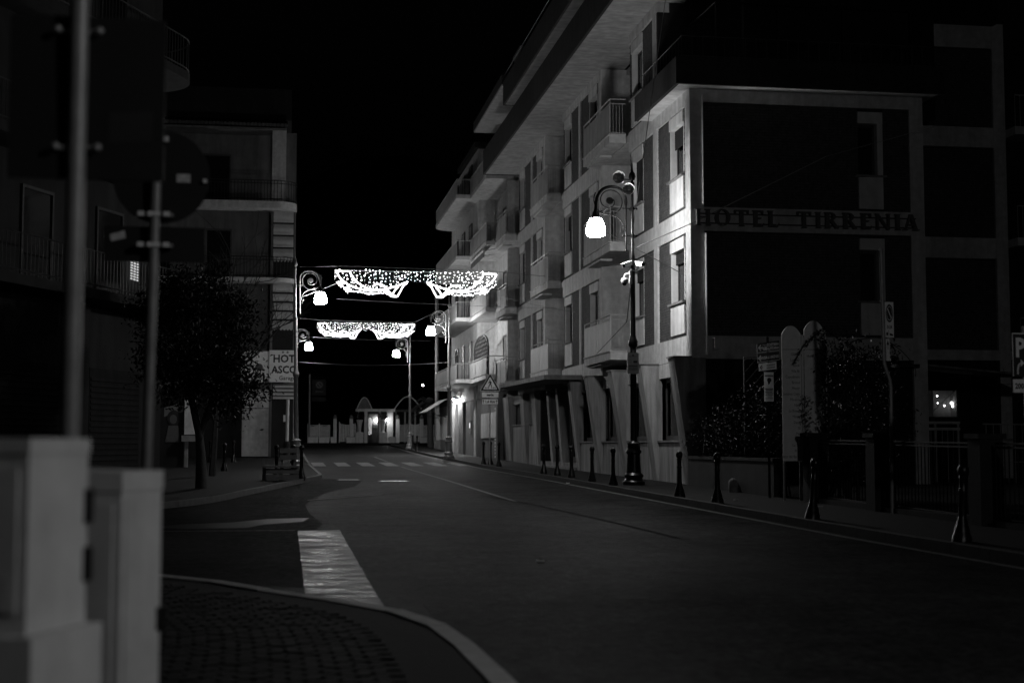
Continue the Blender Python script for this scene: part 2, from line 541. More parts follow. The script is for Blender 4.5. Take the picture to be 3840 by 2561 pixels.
# markings
def mark(name, pts, m, dz=.008):
    b = MB()
    ys = sorted(set([p for p in YS if pts[0] < p < pts[1]] + [pts[0], pts[1]]))
    strip(b, ys, lambda y: pts[2], lambda y: pts[3], dz)
    return struct(b, name, m)
mark("edge_line", (4, 104, 8.05, 8.17), "paint_worn")
for a, b_ in ((31, 62.5), (71, 82)):
    mark("centre_line", (a, b_, 4.93, 5.04), "paint_worn")
mb = MB()
ys = [11.9, 12.4, 13, 14, 16, 18, 20, 22.4]
xl = lambda y: .19 if y > 13 else lerp(y, [11.9, 12.35, 12.95, 13], [.83, .62, .2, .19])
ys = [11.9 + .15 * i for i in range(71)]
jr = random.Random(8)
JL = {y: jr.uniform(-.005, .005) for y in ys}; JR = {y: jr.uniform(-.005, .005) for y in ys}
strip(mb, ys, lambda y: xl(y) + JL[y], lambda y: .84 + JR[y], .010)
struct(mb, "wide_stripe", "paint")
for i in range(7):
    x0 = 1.18 + i * 1.08
    mark("crossing_stripe", (63.4, 69.6, x0, x0 + .58), "paint_cross")
# asphalt seam in the foreground road
sb = MB()
pts = [(4.6, 34), (5.1, 30), (5.35, 26), (5.5, 23), (5.6, 20)]
for (x0, y0), (x1, y1) in zip(pts[:-1], pts[1:]):
    sb.quad((x0, y0, pr(y0) + .008), (x0 + .07, y0, pr(y0) + .008), (x1 + .07, y1, pr(y1) + .008), (x1, y1, pr(y1) + .008))
struct(sb, "tar_seam", "asphalt_dark")
# faint thin lines and a damp patch at the mouth of the side street
tl_ = MB()
tl_.quad((-3.2, 22.50, pr(22.5) + .012), (.15, 22.38, pr(22.4) + .012), (.15, 22.46, pr(22.4) + .012), (-3.2, 22.60, pr(22.5) + .012))
struct(tl_, "thin_line", "paint_worn")
tl_ = MB()
cv = [(.48, 32.0), (.9, 32.6), (1.5, 33.4), (2.3, 34.6)]
for (xa, ya), (xb, yb) in zip(cv[:-1], cv[1:]): tl_.quad((xa, ya, pr(ya) + .012), (xb, yb, pr(yb) + .012), (xb, yb + .22, pr(yb) + .012), (xa, ya + .22, pr(ya) + .012))
struct(tl_, "thin_line", "paint_worn")
pd_ = MB()
pts = [(-2.3, 23.3), (-1.5, 23.0), (-.6, 23.15), (-.35, 23.9), (.3, 24.6), (.42, 25.6), (-.3, 25.4), (-.9, 24.5), (-1.7, 24.1)]
n0 = len(pd_.v); pd_.v += [(x_, y_, pr(y_) + .010) for x_, y_ in pts]; pd_.f.append(tuple(range(len(pts))))
struct(pd_, "damp_patch", "damp")
# far hillside and night sky edge
hb = MB()
for i in range(40):
    x0 = -400 + i * 20; x1 = x0 + 20
    f = lambda x: 60 + 30 * sin(x * .012 + 1) + 9 * sin(x * .05) + 40 * max(0, -(x + 40) / 300)
    hb.quad((x0, 420, -5), (x1, 420, -5), (x1, 470, f(x1)), (x0, 470, f(x0)))
struct(hb, "hill", "hill")

def manhole(x0, x1, y0, y1, label):
    t = thing("manhole_cover", label, "manhole cover", ((x0 + x1) / 2, (y0 + y1) / 2, pr(y0)), "covers in the carriageway")
    z = pr((y0 + y1) / 2)
    b = MB()
    n = 9
    for i in range(n):
        xa = x0 + .04 + (x1 - x0 - .08) * i / n
        b.box(xa, xa + (x1 - x0 - .08) / n * .75, y0 + .04, y1 - .04, z + .008, z + .016)
    b.box(x0 + .02, x1 - .02, y0 + .02, y1 - .02, z - .02, z + .009)
    b.build("plate", "steel", t)
    f = MB().boxes([(x0 - .03, x1 + .03, y0 - .03, y0 + .015, z - .02, z + .013), (x0 - .03, x1 + .03, y1 - .015, y1 + .03, z - .02, z + .013),
                    (x0 - .03, x0 + .015, y0 + .016, y1 - .016, z - .02, z + .013), (x1 - .015, x1 + .03, y0 + .016, y1 - .016, z - .02, z + .013)])
    f.build("rim", "iron_matt", t)
manhole(1.62, 2.30, 44.9, 45.5, "narrow dark-rimmed metal cover in the road near the left kerb")
manhole(2.85, 3.70, 43.4, 44.2, "bright metal cover glinting in the middle of the road")

# ================================================================== HOTEL ON THE RIGHT (street front x = 10.75, flank y = 36.95)
FX = 10.75
YC = 36.95
hotel = thing("hotel_building", "tall plastered hotel with brick panels, balconies and leaning ground floor fins", "hotel", (FX, YC, pr(37) + PAVE))
FL = [(4.35, 7.18, 5.34), (7.85, 10.71, 8.86), (11.36, 14.22, 12.35)]        # brick bottom, brick top, sill
PAN = [(37.43, 40.45, 37.72, 39.12), (40.88, 43.93, 42.25, 43.64), (48.40, 51.55, 48.74, 50.10),
       (51.85, 55.00, 53.37, 54.73), (59.40, 62.16, 59.80, 61.13), (62.49, 66.05, 64.34, 65.67)]
REC = [(43.93, 47.90), (55.00, 58.90), (66.05, 69.2)]
YEND = 69.6
BT = 11.12        # back of the outer wall leaf

def bricks(mb, ax, a0, a1, z0, z1, face, depth):
    """running bond. ax 'y': wall faces -x at x=face; ax 'x': wall faces -y at y=face"""
    h, L, j = .078, .25, .013
    k = 0
    z = z0 + .01
    while z + h - j < z1:
        s = a0 - (L / 2 if k % 2 else 0)
        while s < a1:
            p, q = max(a0, s), min(a1, s + L - j)
            if q - p > .02:
                d = rng.uniform(-.003, .004)
                if ax == 'y': mb.box(face + d, face + depth, p, q, z, z + h - j)
                else: mb.box(p, q, face + d, face + depth, z, z + h - j)
            s += L
        z += h; k += 1
    return mb

def street_window(y0, y1, z0, z1, sill):
    """window column in a brick panel: shutter box, opening, sill and spandrel"""
    top = z1 - .05
    hb_ = top - .33
    w = MB().boxes([(FX + .235, FX + .285, y0, y0 + .07, sill + .02, hb_), (FX + .235, FX + .285, y1 - .07, y1, sill + .02, hb_),
                    (FX + .235, FX + .285, y0 + .07, y1 - .07, hb_ - .07, hb_), (FX + .235, FX + .285, y0 + .07, y1 - .07, sill + .02, sill + .09),
                    (FX + .24, FX + .28, (y0 + y1) / 2 - .04, (y0 + y1) / 2 + .04, sill + .09, hb_ - .07)]).build("window", "frame", hotel)
    MB().box(FX + .26, FX + .275, y0 + .07, y1 - .07, sill + .09, hb_ - .07).build("pane", "clear", w)
    c0 = rng.uniform(.3, .42); c1 = rng.uniform(.6, .75)
    MB().box(FX + .33, FX + .335, y0 + (y1 - y0) * c0, y0 + (y1 - y0) * c1, sill + .06, hb_ - .03).build("curtain", "blind", w)
    MB().box(FX + .352, FX + .36, y0 - .02, y1 + .02, sill + .0, hb_ + .0).build("room_dark", "dark_wall", w)
    MB().box(FX + .012, FX + .34, y0 - .004, y1 + .004, hb_, top).build("shutter_box", "plaster_clean", w)
    if rng.random() < .45:
        dr = (hb_ - sill) * rng.choice((.25, .4, .55, 1.0))
        rs = MB()
        k = int(dr / .055)
        for i in range(k): rs.box(FX + .17, FX + .19, y0 + .06, y1 - .06, hb_ - .055 * (i + 1) + .006, hb_ - .055 * i - .003)
        rs.build("roller_shutter", "concrete_dark", w)
    MB().boxes([(FX - .055, FX + .23, y0 - .09, y1 + .09, sill - .045, sill + .01)]).build("sill", "concrete", w)
    MB().box(FX + .018, FX + .30, y0 - .003, y1 + .003, z0 + .10, sill - .047).build("spandrel_panel", "plaster_clean", w)
    MB().box(FX + .05, FX + .232, y1 - .05, y1 + .02, sill + .012, hb_ - .002).build("jamb", "plaster_clean", w)
    MB().box(FX + .05, FX + .232, y0 - .02, y0 + .05, sill + .012, hb_ - .002).build("jamb", "plaster_clean", w)
    return w

# bands
for z0, z1 in ((3.72, 4.35), (7.18, 7.85), (10.71, 11.36)):
    y = YC
    for a, b_ in REC:
        MB().box(FX, BT, y, a, z0, z1).build("wall_band", "plaster", hotel); y = b_
    MB().box(FX, BT, y, YEND, z0, z1).build("wall_band", "plaster", hotel)
for fi, (z0, z1, s) in enumerate(FL):
    ya = YC if fi < 2 else 40.3
    posts = [(YC, 37.43), (40.45, 40.88), (47.90, 48.40), (51.55, 51.85), (58.90, 59.40), (62.16, 62.49), (69.2, YEND)]
    for a, b_ in posts:
        if b_ > ya: MB().box(FX, BT, max(a, ya), b_, z0 + .001, z1 - .001).build("pilaster", "plaster", hotel)
for a, b_ in ((40.3, 43.93), (47.9, 55.0), (58.9, 66.05), (69.2, YEND)): MB().box(FX, BT, a, b_, 14.22, 14.52).build("wall_band", "plaster", hotel)
for fi, (z0, z1, s) in enumerate(FL):
    for pi_, (a, b_, w0, w1) in enumerate(PAN):
        if fi == 2 and pi_ == 0: continue
        back = MB()
        bm = MB()
        for p, q in ((a, w0 - .012), (w1 + .012, b_)):
            if q - p > .05:
                back.box(FX + .065, BT, p, q, z0 + .002, z1 - .002)
                bricks(bm, 'y', p + .005, q - .005, z0, z1, FX + .05, .03)
        # header strip above the shutter box and strip under the spandrel
        back.box(FX + .06, BT, w0 - .011, w1 + .011, z1 - .048, z1 - .002)
        back.box(FX + .06, BT, w0 - .011, w1 + .011, z0 + .002, z0 + .098)
        bk = back.build("brick_panel", "mortar", hotel)
        o = bm.build("bricks", "brick", bk); o["kind"] = "stuff"
        street_window(w0, w1, z0, z1, s)
# recesses behind the balconies
for ri, (a, b_) in enumerate(REC):
    r = MB()
    r.box(12.30, 12.45, a - .35, b_ + .35, 3.6, 14.5)                       # back wall
    r.box(BT + .002, 12.30, b_ + .002, b_ + .18, 3.6, 14.5)                 # far return, faces the camera
    r.box(BT + .002, 12.30, a - .18, a - .002, 3.6, 14.5)
    for z in (4.1, 7.6, 11.1): r.box(FX + .02, 12.298, a + .003, b_ - .003, z, z + .23)
    r.box(FX + .9, 12.298, a + .003, b_ - .003, 14.3, 14.49)
    rw = r.build("balcony_recess", "plaster", hotel)
    for z in (4.36, 7.86, 11.36):
        d = MB().boxes([(12.24, 12.298, a + .7, a + .78, z, z + 2.3), (12.24, 12.298, a + 2.5, a + 2.58, z, z + 2.3), (12.24, 12.298, a + .78, a + 2.5, z + 2.22, z + 2.3)]).build("balcony_door", "frame", rw)
        MB().box(12.26, 12.297, a + .785, a + 2.495, z, z + 2.215).build("pane", "pane", d)

def balcony(a, b_, z, near=10.20, wall=FX):
    yn, yf = a + .37, b_ + .50
    s = MB().box(near, wall - .003, yn, yf, z - .26, z)
    s.box(near - .03, wall - .004, yn - .03, yf + .03, z + .001, z + .035)
    o = s.build("balcony", "plaster", hotel)
    ym = (yn + yf) / 2
    MB().boxes([(near + .015, near + .04, yn + .04, ym - .06, z + .05, z + 1.02)]).build("front_panel", "panel", o)
    MB().boxes([(near + .015, near + .04, ym + .06, yf - .04, z + .05, z + 1.02)]).build("front_panel", "panel", o)
    rl = MB()
    rl.tube([(near + .03, yn + .02, z + 1.18), (near + .03, yf, z + 1.18)], .022, 6)
    rl.tube([(near + .03, yn + .02, z + 1.18), (wall, yn + .02, z + 1.18)], .022, 6)
    rl.tube([(near + .03, yn + .02, z + 1.03), (near + .03, yf, z + 1.03)], .014, 6)
    rl.tube([(near + .03, yn + .02, z + 1.03), (wall, yn + .02, z + 1.03)], .014, 6)
    for yy in (yn + .02, ym, yf): rl.tube([(near + .03, yy, z + .03), (near + .03, yy, z + 1.18)], .018, 6)
    rl.build("handrail", "rail", o)
    bb = MB()
    n = 5
    for i in range(1, n):
        xx = near + .03 + (wall - near - .03) * i / n
        bb.tube([(xx, yn + .02, z + .03), (xx, yn + .02, z + 1.03)], .009, 5)
    bb.tube([(near + .03, yn + .02, z + .08), (wall, yn + .02, z + .08)], .012, 5)
    bb.build("side_bars", "rail", o)
    MB().box(near + .12, wall - .02, ym - .1, yf - .1, z - .33, z - .262).build("soffit_beam", "plaster", o)
for a, b_ in REC:
    for z in (4.36, 7.86, 11.37): balcony(a, b_, z)

# eaves: main overhang, attic and upper overhang
e1 = MB().box(9.35, 11.6, 30.0, 67.9, 14.53, 14.60)
e1.build("eave_soffit", "soffit", hotel)
MB().boxes([(9.33, 9.42, 29.98, 67.92, 14.50, 15.66), (9.42, 11.6, 67.85, 67.93, 14.501, 15.66)]).build("eave_fascia", "fascia", hotel)
MB().box(9.42, 11.6, 30.0, 67.85, 15.55, 15.64).build("eave_top", "concrete_dark", hotel)
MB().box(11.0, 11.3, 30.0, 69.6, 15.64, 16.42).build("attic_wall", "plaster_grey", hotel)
MB().box(9.37, 11.2, 30.0, 61.5, 16.43, 16.50).build("upper_soffit", "soffit", hotel)
MB().boxes([(9.34, 9.42, 29.98, 61.52, 16.40, 17.45), (9.42, 11.4, 61.46, 61.53, 16.401, 17.45)]).build("upper_fascia", "fascia", hotel)
rb = MB()
rb.tube([(9.4, 30, 17.75), (9.4, 61.4, 17.75)], .018, 5)
for i in range(16): rb.tube([(9.4, 31 + i * 2.02, 17.4), (9.4, 31 + i * 2.02, 17.75)], .012, 5)
rb.build("roof_rail", "rail_dark", hotel)
MB().boxes([(10.4, 12.2, 63.0, 65.0, 15.6, 19.4), (10.34, 12.26, 62.94, 65.06, 19.4, 19.55)]).build("chimney", "plaster_grey", hotel)
# solid core so that nothing shows through
MB().boxes([(12.46, 17.40, 37.40, 69.5, .2, 14.4), (17.40, 24.5, 41.85, 69.5, .2, 14.4), (11.6, 22, 41.0, 69.4, 14.62, 17.4)]).build("core", "dark_wall", hotel)

# corner terrace at second floor ceiling
tr = MB().box(10.25, 17.85, 36.42, 41.0, 11.08, 11.16)
tr.build("terrace_soffit", "plaster_clean", hotel)
MB().boxes([(10.22, 10.32, 36.38, 41.0, 11.05, 11.79), (10.32, 17.88, 36.38, 36.48, 11.05, 11.79), (17.78, 17.88, 36.48, 41.0, 11.051, 11.79), (10.32, 17.78, 36.48, 41, 11.165, 11.3)]).build("terrace_parapet", "fascia", hotel)
tb = MB()
tb.tube([(10.42, 40.8, 12.40), (10.42, 36.55, 12.40), (17.6, 36.55, 12.40)], .016, 5)
tb.tube([(10.42, 40.8, 11.86), (10.42, 36.55, 11.86), (17.6, 36.55, 11.86)], .012, 5)
i = 0
while 10.42 + i * .30 < 17.61:
    tb.tube([(10.42 + i * .30, 36.55, 11.78), (10.42 + i * .30, 36.55, 12.40)], .009, 4); i += 1
for i in range(1, 14): tb.tube([(10.42, 36.55 + i * .31, 11.78), (10.42, 36.55 + i * .31, 12.40)], .009, 4)
tb.build("terrace_railing", "rail_dark", hotel)
MB().boxes([(10.77, 19.5, 40.32, 40.7, 11.3, 14.5)]).build("penthouse_wall", "concrete_dark", hotel)
pd = MB().boxes([(15.6, 15.7, 40.25, 40.318, 11.3, 13.5), (16.8, 16.9, 40.25, 40.318, 11.3, 13.5), (15.7, 16.8, 40.25, 40.318, 13.4, 13.5)]).build("penthouse_door", "frame_light", hotel)
MB().box(15.7, 16.8, 40.28, 40.317, 11.3, 13.4).build("pane", "pane", pd)
pg = MB()
for x in (11.6, 13.4, 15.3, 17.3): pg.tube([(x, 37.2, 11.3), (x, 37.2, 13.6)], .03, 6)
pg.tube([(11.6, 37.2, 13.6), (17.3, 37.2, 13.6)], .03, 6)
for x in (11.6, 13.4, 15.3, 17.3): pg.tube([(x, 37.2, 13.6), (x, 40.3, 13.7)], .025, 6)
pg.build("pergola", "iron_matt", hotel)

# flank facing the camera
fw_ = MB()
fw_.boxes([(BT + .003, 11.13, YC, YC + .4, 3.70, 11.07), (17.08, 17.48, YC, YC + .4, .3, 11.07),
           (11.13, 17.08, YC, YC + .4, 3.70, 4.32), (11.13, 17.08, YC, YC + .4, 7.17, 7.82), (11.13, 17.08, YC, YC + .4, 10.71, 11.07)])
fw_.build("flank_wall", "plaster", hotel)
for z0, z1 in ((4.32, 7.17), (7.82, 10.71)):
    back = MB().boxes([(11.13, 15.57, YC + .07, YC + .4, z0, z1), (16.31, 17.08, YC + .07, YC + .4, z0, z1), (15.57, 16.31, YC + .075, YC + .4, z1 - .1, z1 - .001), (15.57, 16.31, YC + .075, YC + .4, z0 + .001, z0 + .07)])
    bk = back.build("brick_panel", "mortar", hotel)
    bm = MB()
    bricks(bm, 'x', 11.14, 15.565, z0, z1, YC + .055, .03); bricks(bm, 'x', 16.315, 17.07, z0, z1, YC + .055, .03)
    o = bm.build("bricks", "brick", bk); o["kind"] = "stuff"
    w = MB().boxes([(15.58, 15.66, YC + .24, YC + .29, z0 + 1.02, z1 - .42), (16.08, 16.14, YC + .24, YC + .29, z0 + 1.02, z1 - .42), (15.66, 16.08, YC + .24, YC + .29, z1 - .5, z1 - .42)]).build("window", "frame", hotel)
    MB().box(15.66, 16.08, YC + .26, YC + .275, z0 + 1.02, z1 - .5).build("pane", "pane", w)
    MB().box(15.58, 16.30, YC + .02, YC + .35, z1 - .42, z1 - .10).build("shutter_box", "plaster_clean", w)
    MB().box(16.142, 16.30, YC + .03, YC + .35, z0 + 1.015, z1 - .421).build("jamb", "plaster_clean", w)
    MB().box(15.50, 16.38, YC - .06, YC + .3, z0 + .96, z0 + 1.01).build("sill", "concrete", w)
    MB().box(15.585, 16.295, YC + .022, YC + .3, z0 + .072, z0 + .958).build("spandrel_panel", "plaster_clean", w)
MB().boxes([(11.13, 17.08, YC + .12, YC + .4, .3, 3.70)]).build("flank_base_wall", "dark_wall", hotel)
MB().boxes([(13.9, 17.2, YC - .1, YC + .1, 3.50, 3.60)]).build("flank_beam", "iron_matt", hotel)
dp = MB().tube([(11.16, YC - .04, 3.8), (11.16, YC - .04, 7.1)], .03, 6); dp.tube([(11.1, YC - .03, 7.9), (11.1, YC - .03, 10.9)], .02, 6)
dp.build("conduit", "plaster_clean", hotel)
MB().boxes([(11.35, 11.52, YC - .13, YC - .002, 3.95, 4.25)]).build("junction_box", "plaster_clean", hotel)

# second block of the flank, set back at y = 41.4
f2 = MB()
Y2 = 41.4
f2.boxes([(17.5, 21.95, Y2, Y2 + .4, 10.72, 11.36), (17.5, 21.95, Y2, Y2 + .4, 7.20, 7.85), (17.5, 21.95, Y2, Y2 + .4, 3.70, 4.33), (17.5, 21.95, Y2, Y2 + .4, 13.9, 14.7),
          (21.95, 22.35, Y2 - .02, Y2 + .4, .2, 14.7), (17.485, 17.7, Y2 - .01, Y2 + .3, .2, 4.3)])
f2.build("rear_flank_wall", "plaster", hotel)
for z0, z1 in ((4.33, 7.20), (7.85, 10.72), (11.36, 13.9)):
    bk = MB().box(17.5, 21.95, Y2 + .08, Y2 + .4, z0, z1).build("brick_panel", "mortar", hotel)
    bm = MB(); bricks(bm, 'x', 17.5, 21.94, z0, z1, Y2 + .065, .03)
    o = bm.build("bricks", "brick", bk); o["kind"] = "stuff"
for z in (4.3, 7.8, 11.3):
    o = MB().boxes([(22.36, 25.5, Y2 - .6, Y2 + .8, z - .25, z), (22.36, 25.5, Y2 + .8, Y2 + 1.0, z - 1.0, z - .26)]).build("rear_balcony", "plaster", hotel)
    bb = MB(); bb.tube([(22.4, Y2 - .55, z + 1.0), (25.5, Y2 - .55, z + 1.0)], .02, 5)
    for i in range(18): bb.tube([(22.4 + i * .17, Y2 - .55, z), (22.4 + i * .17, Y2 - .55, z + 1.0)], .01, 4)
    bb.build("railing", "rail", o)

# ground floor: leaning fins, windows, plinth
zg = lambda y: pr(y) + PAVE
def fin(y0, wdt, out=.52, ztop=3.72, x_in=FX + .1):
    zb = zg(y0) - .1
    b = MB().hexa([(FX - .03, y0, zb), (x_in, y0, zb), (x_in, y0 + wdt, zb), (FX - .03, y0 + wdt, zb),
                   (FX - out, y0, ztop), (x_in, y0, ztop), (x_in, y0 + wdt, ztop), (FX - out, y0 + wdt, ztop)])
    o = b.build("fin", "travertine", hotel)
    MB().box(FX - out - .04, FX - .002, y0 - .03, y0 + wdt + .03, ztop + .002, ztop + .045).build("fin_cap", "concrete", o)
    return o
FINS = [(36.93, .62, .50, 11.13), (40.42, .58, .54, FX + .1), (44.2, .58, .54, FX + .1), (47.9, .58, .54, FX + .1), (51.6, .5, .42, FX + .1)]
for y0, w_, ou, xi in FINS: fin(y0, w_, ou, 3.72, xi)
for (y0, w_, ou, xi), y1 in zip(FINS[:4], [40.42, 44.2, 47.9, 51.6]):
    a, b_ = y0 + w_, y1
    zb = zg(a) - .1
    p = MB().box(FX + .0, FX + .3, a, b_, zb, 1.46).build("plinth_panel", "travertine", hotel)
    w = MB().boxes([(FX + .20, FX + .26, a + .03, a + .13, 1.53, 3.30), (FX + .20, FX + .26, b_ - .13, b_ - .03, 1.53, 3.30), (FX + .20, FX + .26, a + .13, b_ - .13, 1.53, 1.65), (FX + .20, FX + .26, a + .13, b_ - .13, 3.18, 3.30),
                    (FX + .205, FX + .255, (a + b_) / 2 - .04, (a + b_) / 2 + .04, 1.65, 3.18)]).build("window", "frame", hotel)
    MB().box(FX + .225, FX + .235, a + .13, b_ - .13, 1.65, 3.18).build("pane", "clear", w)
    cu = MB()
    for i in range(24):
        ya, yb = a + .1 + (b_ - a - .2) * i / 24, a + .1 + (b_ - a - .2) * (i + 1) / 24
        cu.quad((FX + .31 + .03 * (i % 2), ya, 1.6), (FX + .31 + .03 * ((i + 1) % 2), yb, 1.6), (FX + .31 + .03 * ((i + 1) % 2), yb, 3.2), (FX + .31 + .03 * (i % 2), ya, 3.2))
    cu.build("curtain", "blind", w)
    MB().box(FX - .06, FX + .199, a - .01, b_ + .01, 1.462, 1.515).build("sill", "concrete", w)
    MB().box(FX + .012, BT, a, b_, 3.302, 3.718).build("lintel_wall", "plaster", hotel)
    MB().box(FX + .45, FX + .5, a - .5, b_ + .5, .2, 3.7).build("room_wall", "dark_wall", hotel)
# entrance, canopy and end bay
ent = MB().boxes([(11.6, 11.7, 52.1, 60.2, .3, 3.7), (FX + .02, 11.6, 60.0, 60.2, .3, 3.7), (FX + .02, 11.6, 51.9, 52.1, .3, 3.7), (FX + .3, BT, 52.1, 60.2, 3.3, 3.718)]).build("entrance_recess", "dark_wall", hotel)
MB().boxes([(FX - .25, 11.6, 52.1, 60.0, .3, .56), (FX - .02, 11.6, 52.1, 60.0, .56, .70)]).build("entrance_step", "concrete", hotel)
for y0 in (55.0, 57.0):
    MB().hexa([(FX - .02, y0, .5), (FX + .25, y0, .5), (FX + .25, y0 + .42, .5), (FX - .02, y0 + .42, .5), (FX - .25, y0, 3.6), (FX + .25, y0, 3.6), (FX + .25, y0 + .42, 3.6), (FX - .25, y0 + .42, 3.6)]).build("entrance_pier", "travertine", hotel)
for y0 in (52.6, 55.7, 58.0):
    d = MB().boxes([(11.52, 11.58, y0, y0 + .08, .7, 2.9), (11.52, 11.58, y0 + 1.2, y0 + 1.28, .7, 2.9), (11.52, 11.58, y0 + .08, y0 + 1.2, 2.82, 2.9), (11.52, 11.58, y0 + .08, y0 + 1.2, .7, .9)]).build("entrance_door", "frame", hotel)
    MB().box(11.54, 11.56, y0 + .08, y0 + 1.2, .9, 2.82).build("pane", "pane", d)
can = MB().hexa([(9.32, 51.3, 3.78), (FX - .01, 51.3, 3.78), (FX - .01, 66.5, 3.96), (9.32, 62.5, 3.90), (9.32, 51.3, 3.95), (FX - .01, 51.3, 3.95), (FX - .01, 66.5, 4.13), (9.32, 62.5, 4.07)]).build("canopy", "concrete", hotel)
for y0, wd in ((60.2, .9), (63.2, .9), (67.6, 2.0)):
    MB().hexa([(FX - .06, y0, .4), (FX + .3, y0, .4), (FX + .3, y0 + wd, .4), (FX - .06, y0 + wd, .4), (FX - .22, y0 + .15, 3.7), (FX + .3, y0 + .15, 3.7), (FX + .3, y0 + wd + .2, 3.7), (FX - .22, y0 + wd + .2, 3.7)]).build("end_pier", "travertine", hotel)
MB().boxes([(FX, FX + .3, 61.1, 63.2, .4, 2.28), (FX, FX + .3, 64.1, 67.6, .4, 2.28), (FX + .02, FX + .3, 60.2, 69.6, 3.3, 3.7), (FX + .35, FX + .5, 60.2, 69.6, .4, 3.7)]).build("end_wall", "travertine", hotel)
sh = MB()
for i in range(14): sh.obox((FX + .16, 65.9, 2.37 + i * .068), (.02, 0, .012), (0, 1.68, 0), (-.006, 0, .022))
sw = sh.build("shutter", "concrete_dark", hotel)
MB().boxes([(FX - .05, FX + .2, 64.1, 67.6, 2.285, 2.33), (FX - .05, FX + .2, 61.1, 63.2, 2.285, 2.33)]).build("sill", "concrete", sw)

# HOTEL TIRRENIA letters, each its own part, strokes with serifs
sign = thing("hotel_letter_sign", "dark raised serif letters reading HOTEL TIRRENIA on the white band", "sign", (10.85, YC - .02, 7.3))
def glyph(ch, h):
    T, t, s = .19 * h, .075 * h, .10 * h       # thick, thin, serif overhang
    P = []
    def v(x, th, z0=0, z1=h, ser=True, up=True, dn=True):
        P.append([(x, z0), (x + th, z0), (x + th, z1), (x, z1)])
        if ser and dn: P.append([(x - s * .8, z0), (x + th + s * .8, z0), (x + th + s * .2, z0 + t * .7), (x - s * .2, z0 + t * .7)])
        if ser and up: P.append([(x - s * .2, z1 - t * .7), (x + th + s * .2, z1 - t * .7), (x + th + s * .8, z1), (x - s * .8, z1)])
    def hbar(x0, x1, z, th=t): P.append([(x0, z), (x1, z), (x1, z + th), (x0, z + th)])
    def diag(x0, z0, x1, z1, th): P.append([(x0, z0), (x0 + th, z0), (x1 + th, z1), (x1, z1)])
    def arc(cx, cz, rx, rz, a0, a1, th0, n=10):
        for i in range(n):
            p, q = a0 + (a1 - a0) * i / n, a0 + (a1 - a0) * (i + 1) / n
            f = lambda a: th0 * (.45 + .55 * abs(cos(a)))
            P.append([(cx + (rx - f(p)) * cos(p), cz + (rz - f(p) * .6) * sin(p)), (cx + rx * cos(p), cz + rz * sin(p)), (cx + rx * cos(q), cz + rz * sin(q)), (cx + (rx - f(q)) * cos(q), cz + (rz - f(q) * .6) * sin(q))])
    if ch == 'H': v(.08 * h, T); v(.62 * h, T); hbar(.2 * h, .65 * h, .48 * h); w = .9
    elif ch == 'I': v(.12 * h, T); w = .45
    elif ch == 'O': arc(.45 * h, .5 * h, .42 * h, .52 * h, 0, 2 * pi, T, 20); w = .92
    elif ch == 'T':
        v(.30 * h, T, up=False); hbar(.02 * h, .78 * h, h - t); P.append([(.02 * h, h - .24 * h), (.07 * h, h - .24 * h), (.1 * h, h), (.0, h)]); P.append([(.73 * h, h - .24 * h), (.78 * h, h - .24 * h), (.8 * h, h), (.7 * h, h)]); w = .82
    elif ch == 'E':
        v(.1 * h, T); hbar(.2 * h, .6 * h, 0); hbar(.2 * h, .5 * h, .48 * h); hbar(.2 * h, .6 * h, h - t)
        P.append([(.56 * h, 0), (.66 * h, .22 * h), (.62 * h, .22 * h), (.5 * h, t)]); P.append([(.52 * h, h - t), (.58 * h, h - .22 * h), (.62 * h, h - .22 * h), (.62 * h, h)]); w = .7
    elif ch == 'L':
        v(.1 * h, T); hbar(.2 * h, .6 * h, 0); P.append([(.56 * h, 0), (.68 * h, .25 * h), (.64 * h, .25 * h), (.5 * h, t)]); w = .72
    elif ch == 'R':
        v(.1 * h, T); arc(.36 * h, .74 * h, .30 * h, .26 * h, -pi / 2, pi / 2, T * .9, 8); hbar(.2 * h, .4 * h, h - t); hbar(.2 * h, .42 * h, .48 * h); diag(.66 * h, 0, .32 * h, .5 * h, T); w = .86
    elif ch == 'N': v(.1 * h, t * 1.3, ser=True); v(.74 * h, t * 1.3, up=True, dn=False); P.append([(.70 * h, 0), (.83 * h, 0), (.2 * h, h), (.06 * h, h)]); w = .92
    elif ch == 'A':
        diag(.06 * h, 0, .38 * h, h, t * 1.2); diag(.62 * h, 0, .34 * h, h, T); hbar(.2 * h, .64 * h, .3 * h)
        hbar(-.02 * h, .26 * h, 0, t * .7); hbar(.54 * h, .92 * h, 0, t * .7); w = .86
    else: w = .5
    return P, w * h
x = 10.84
hL = .44
wid = {}
txt = "HOTEL TIRRENIA"
tot = sum((glyph(c, hL)[1] if c != ' ' else .30) for c in txt)
sc = (17.32 - 10.84) / tot
for c in txt:
    if c == ' ': x += .30 * sc; continue
    P, w = glyph(c, hL)
    b = MB()
    for k, poly in enumerate(P):
        o = (x, YC - .16 + .0006 * k, 7.30)
        b.prism([(p[0] * min(sc, 1.15), p[1]) for p in poly], o, (1, 0, 0), (0, 0, 1), (0, .12, 0))
    b.build("letter", "letter", sign)
    x += w * sc
MB().boxes([(10.9, 17.2, YC - .045, YC - .003, 7.36, 7.39), (10.9, 17.2, YC - .045, YC - .003, 7.62, 7.65)]).build("mounting_rail", "iron_matt", sign)

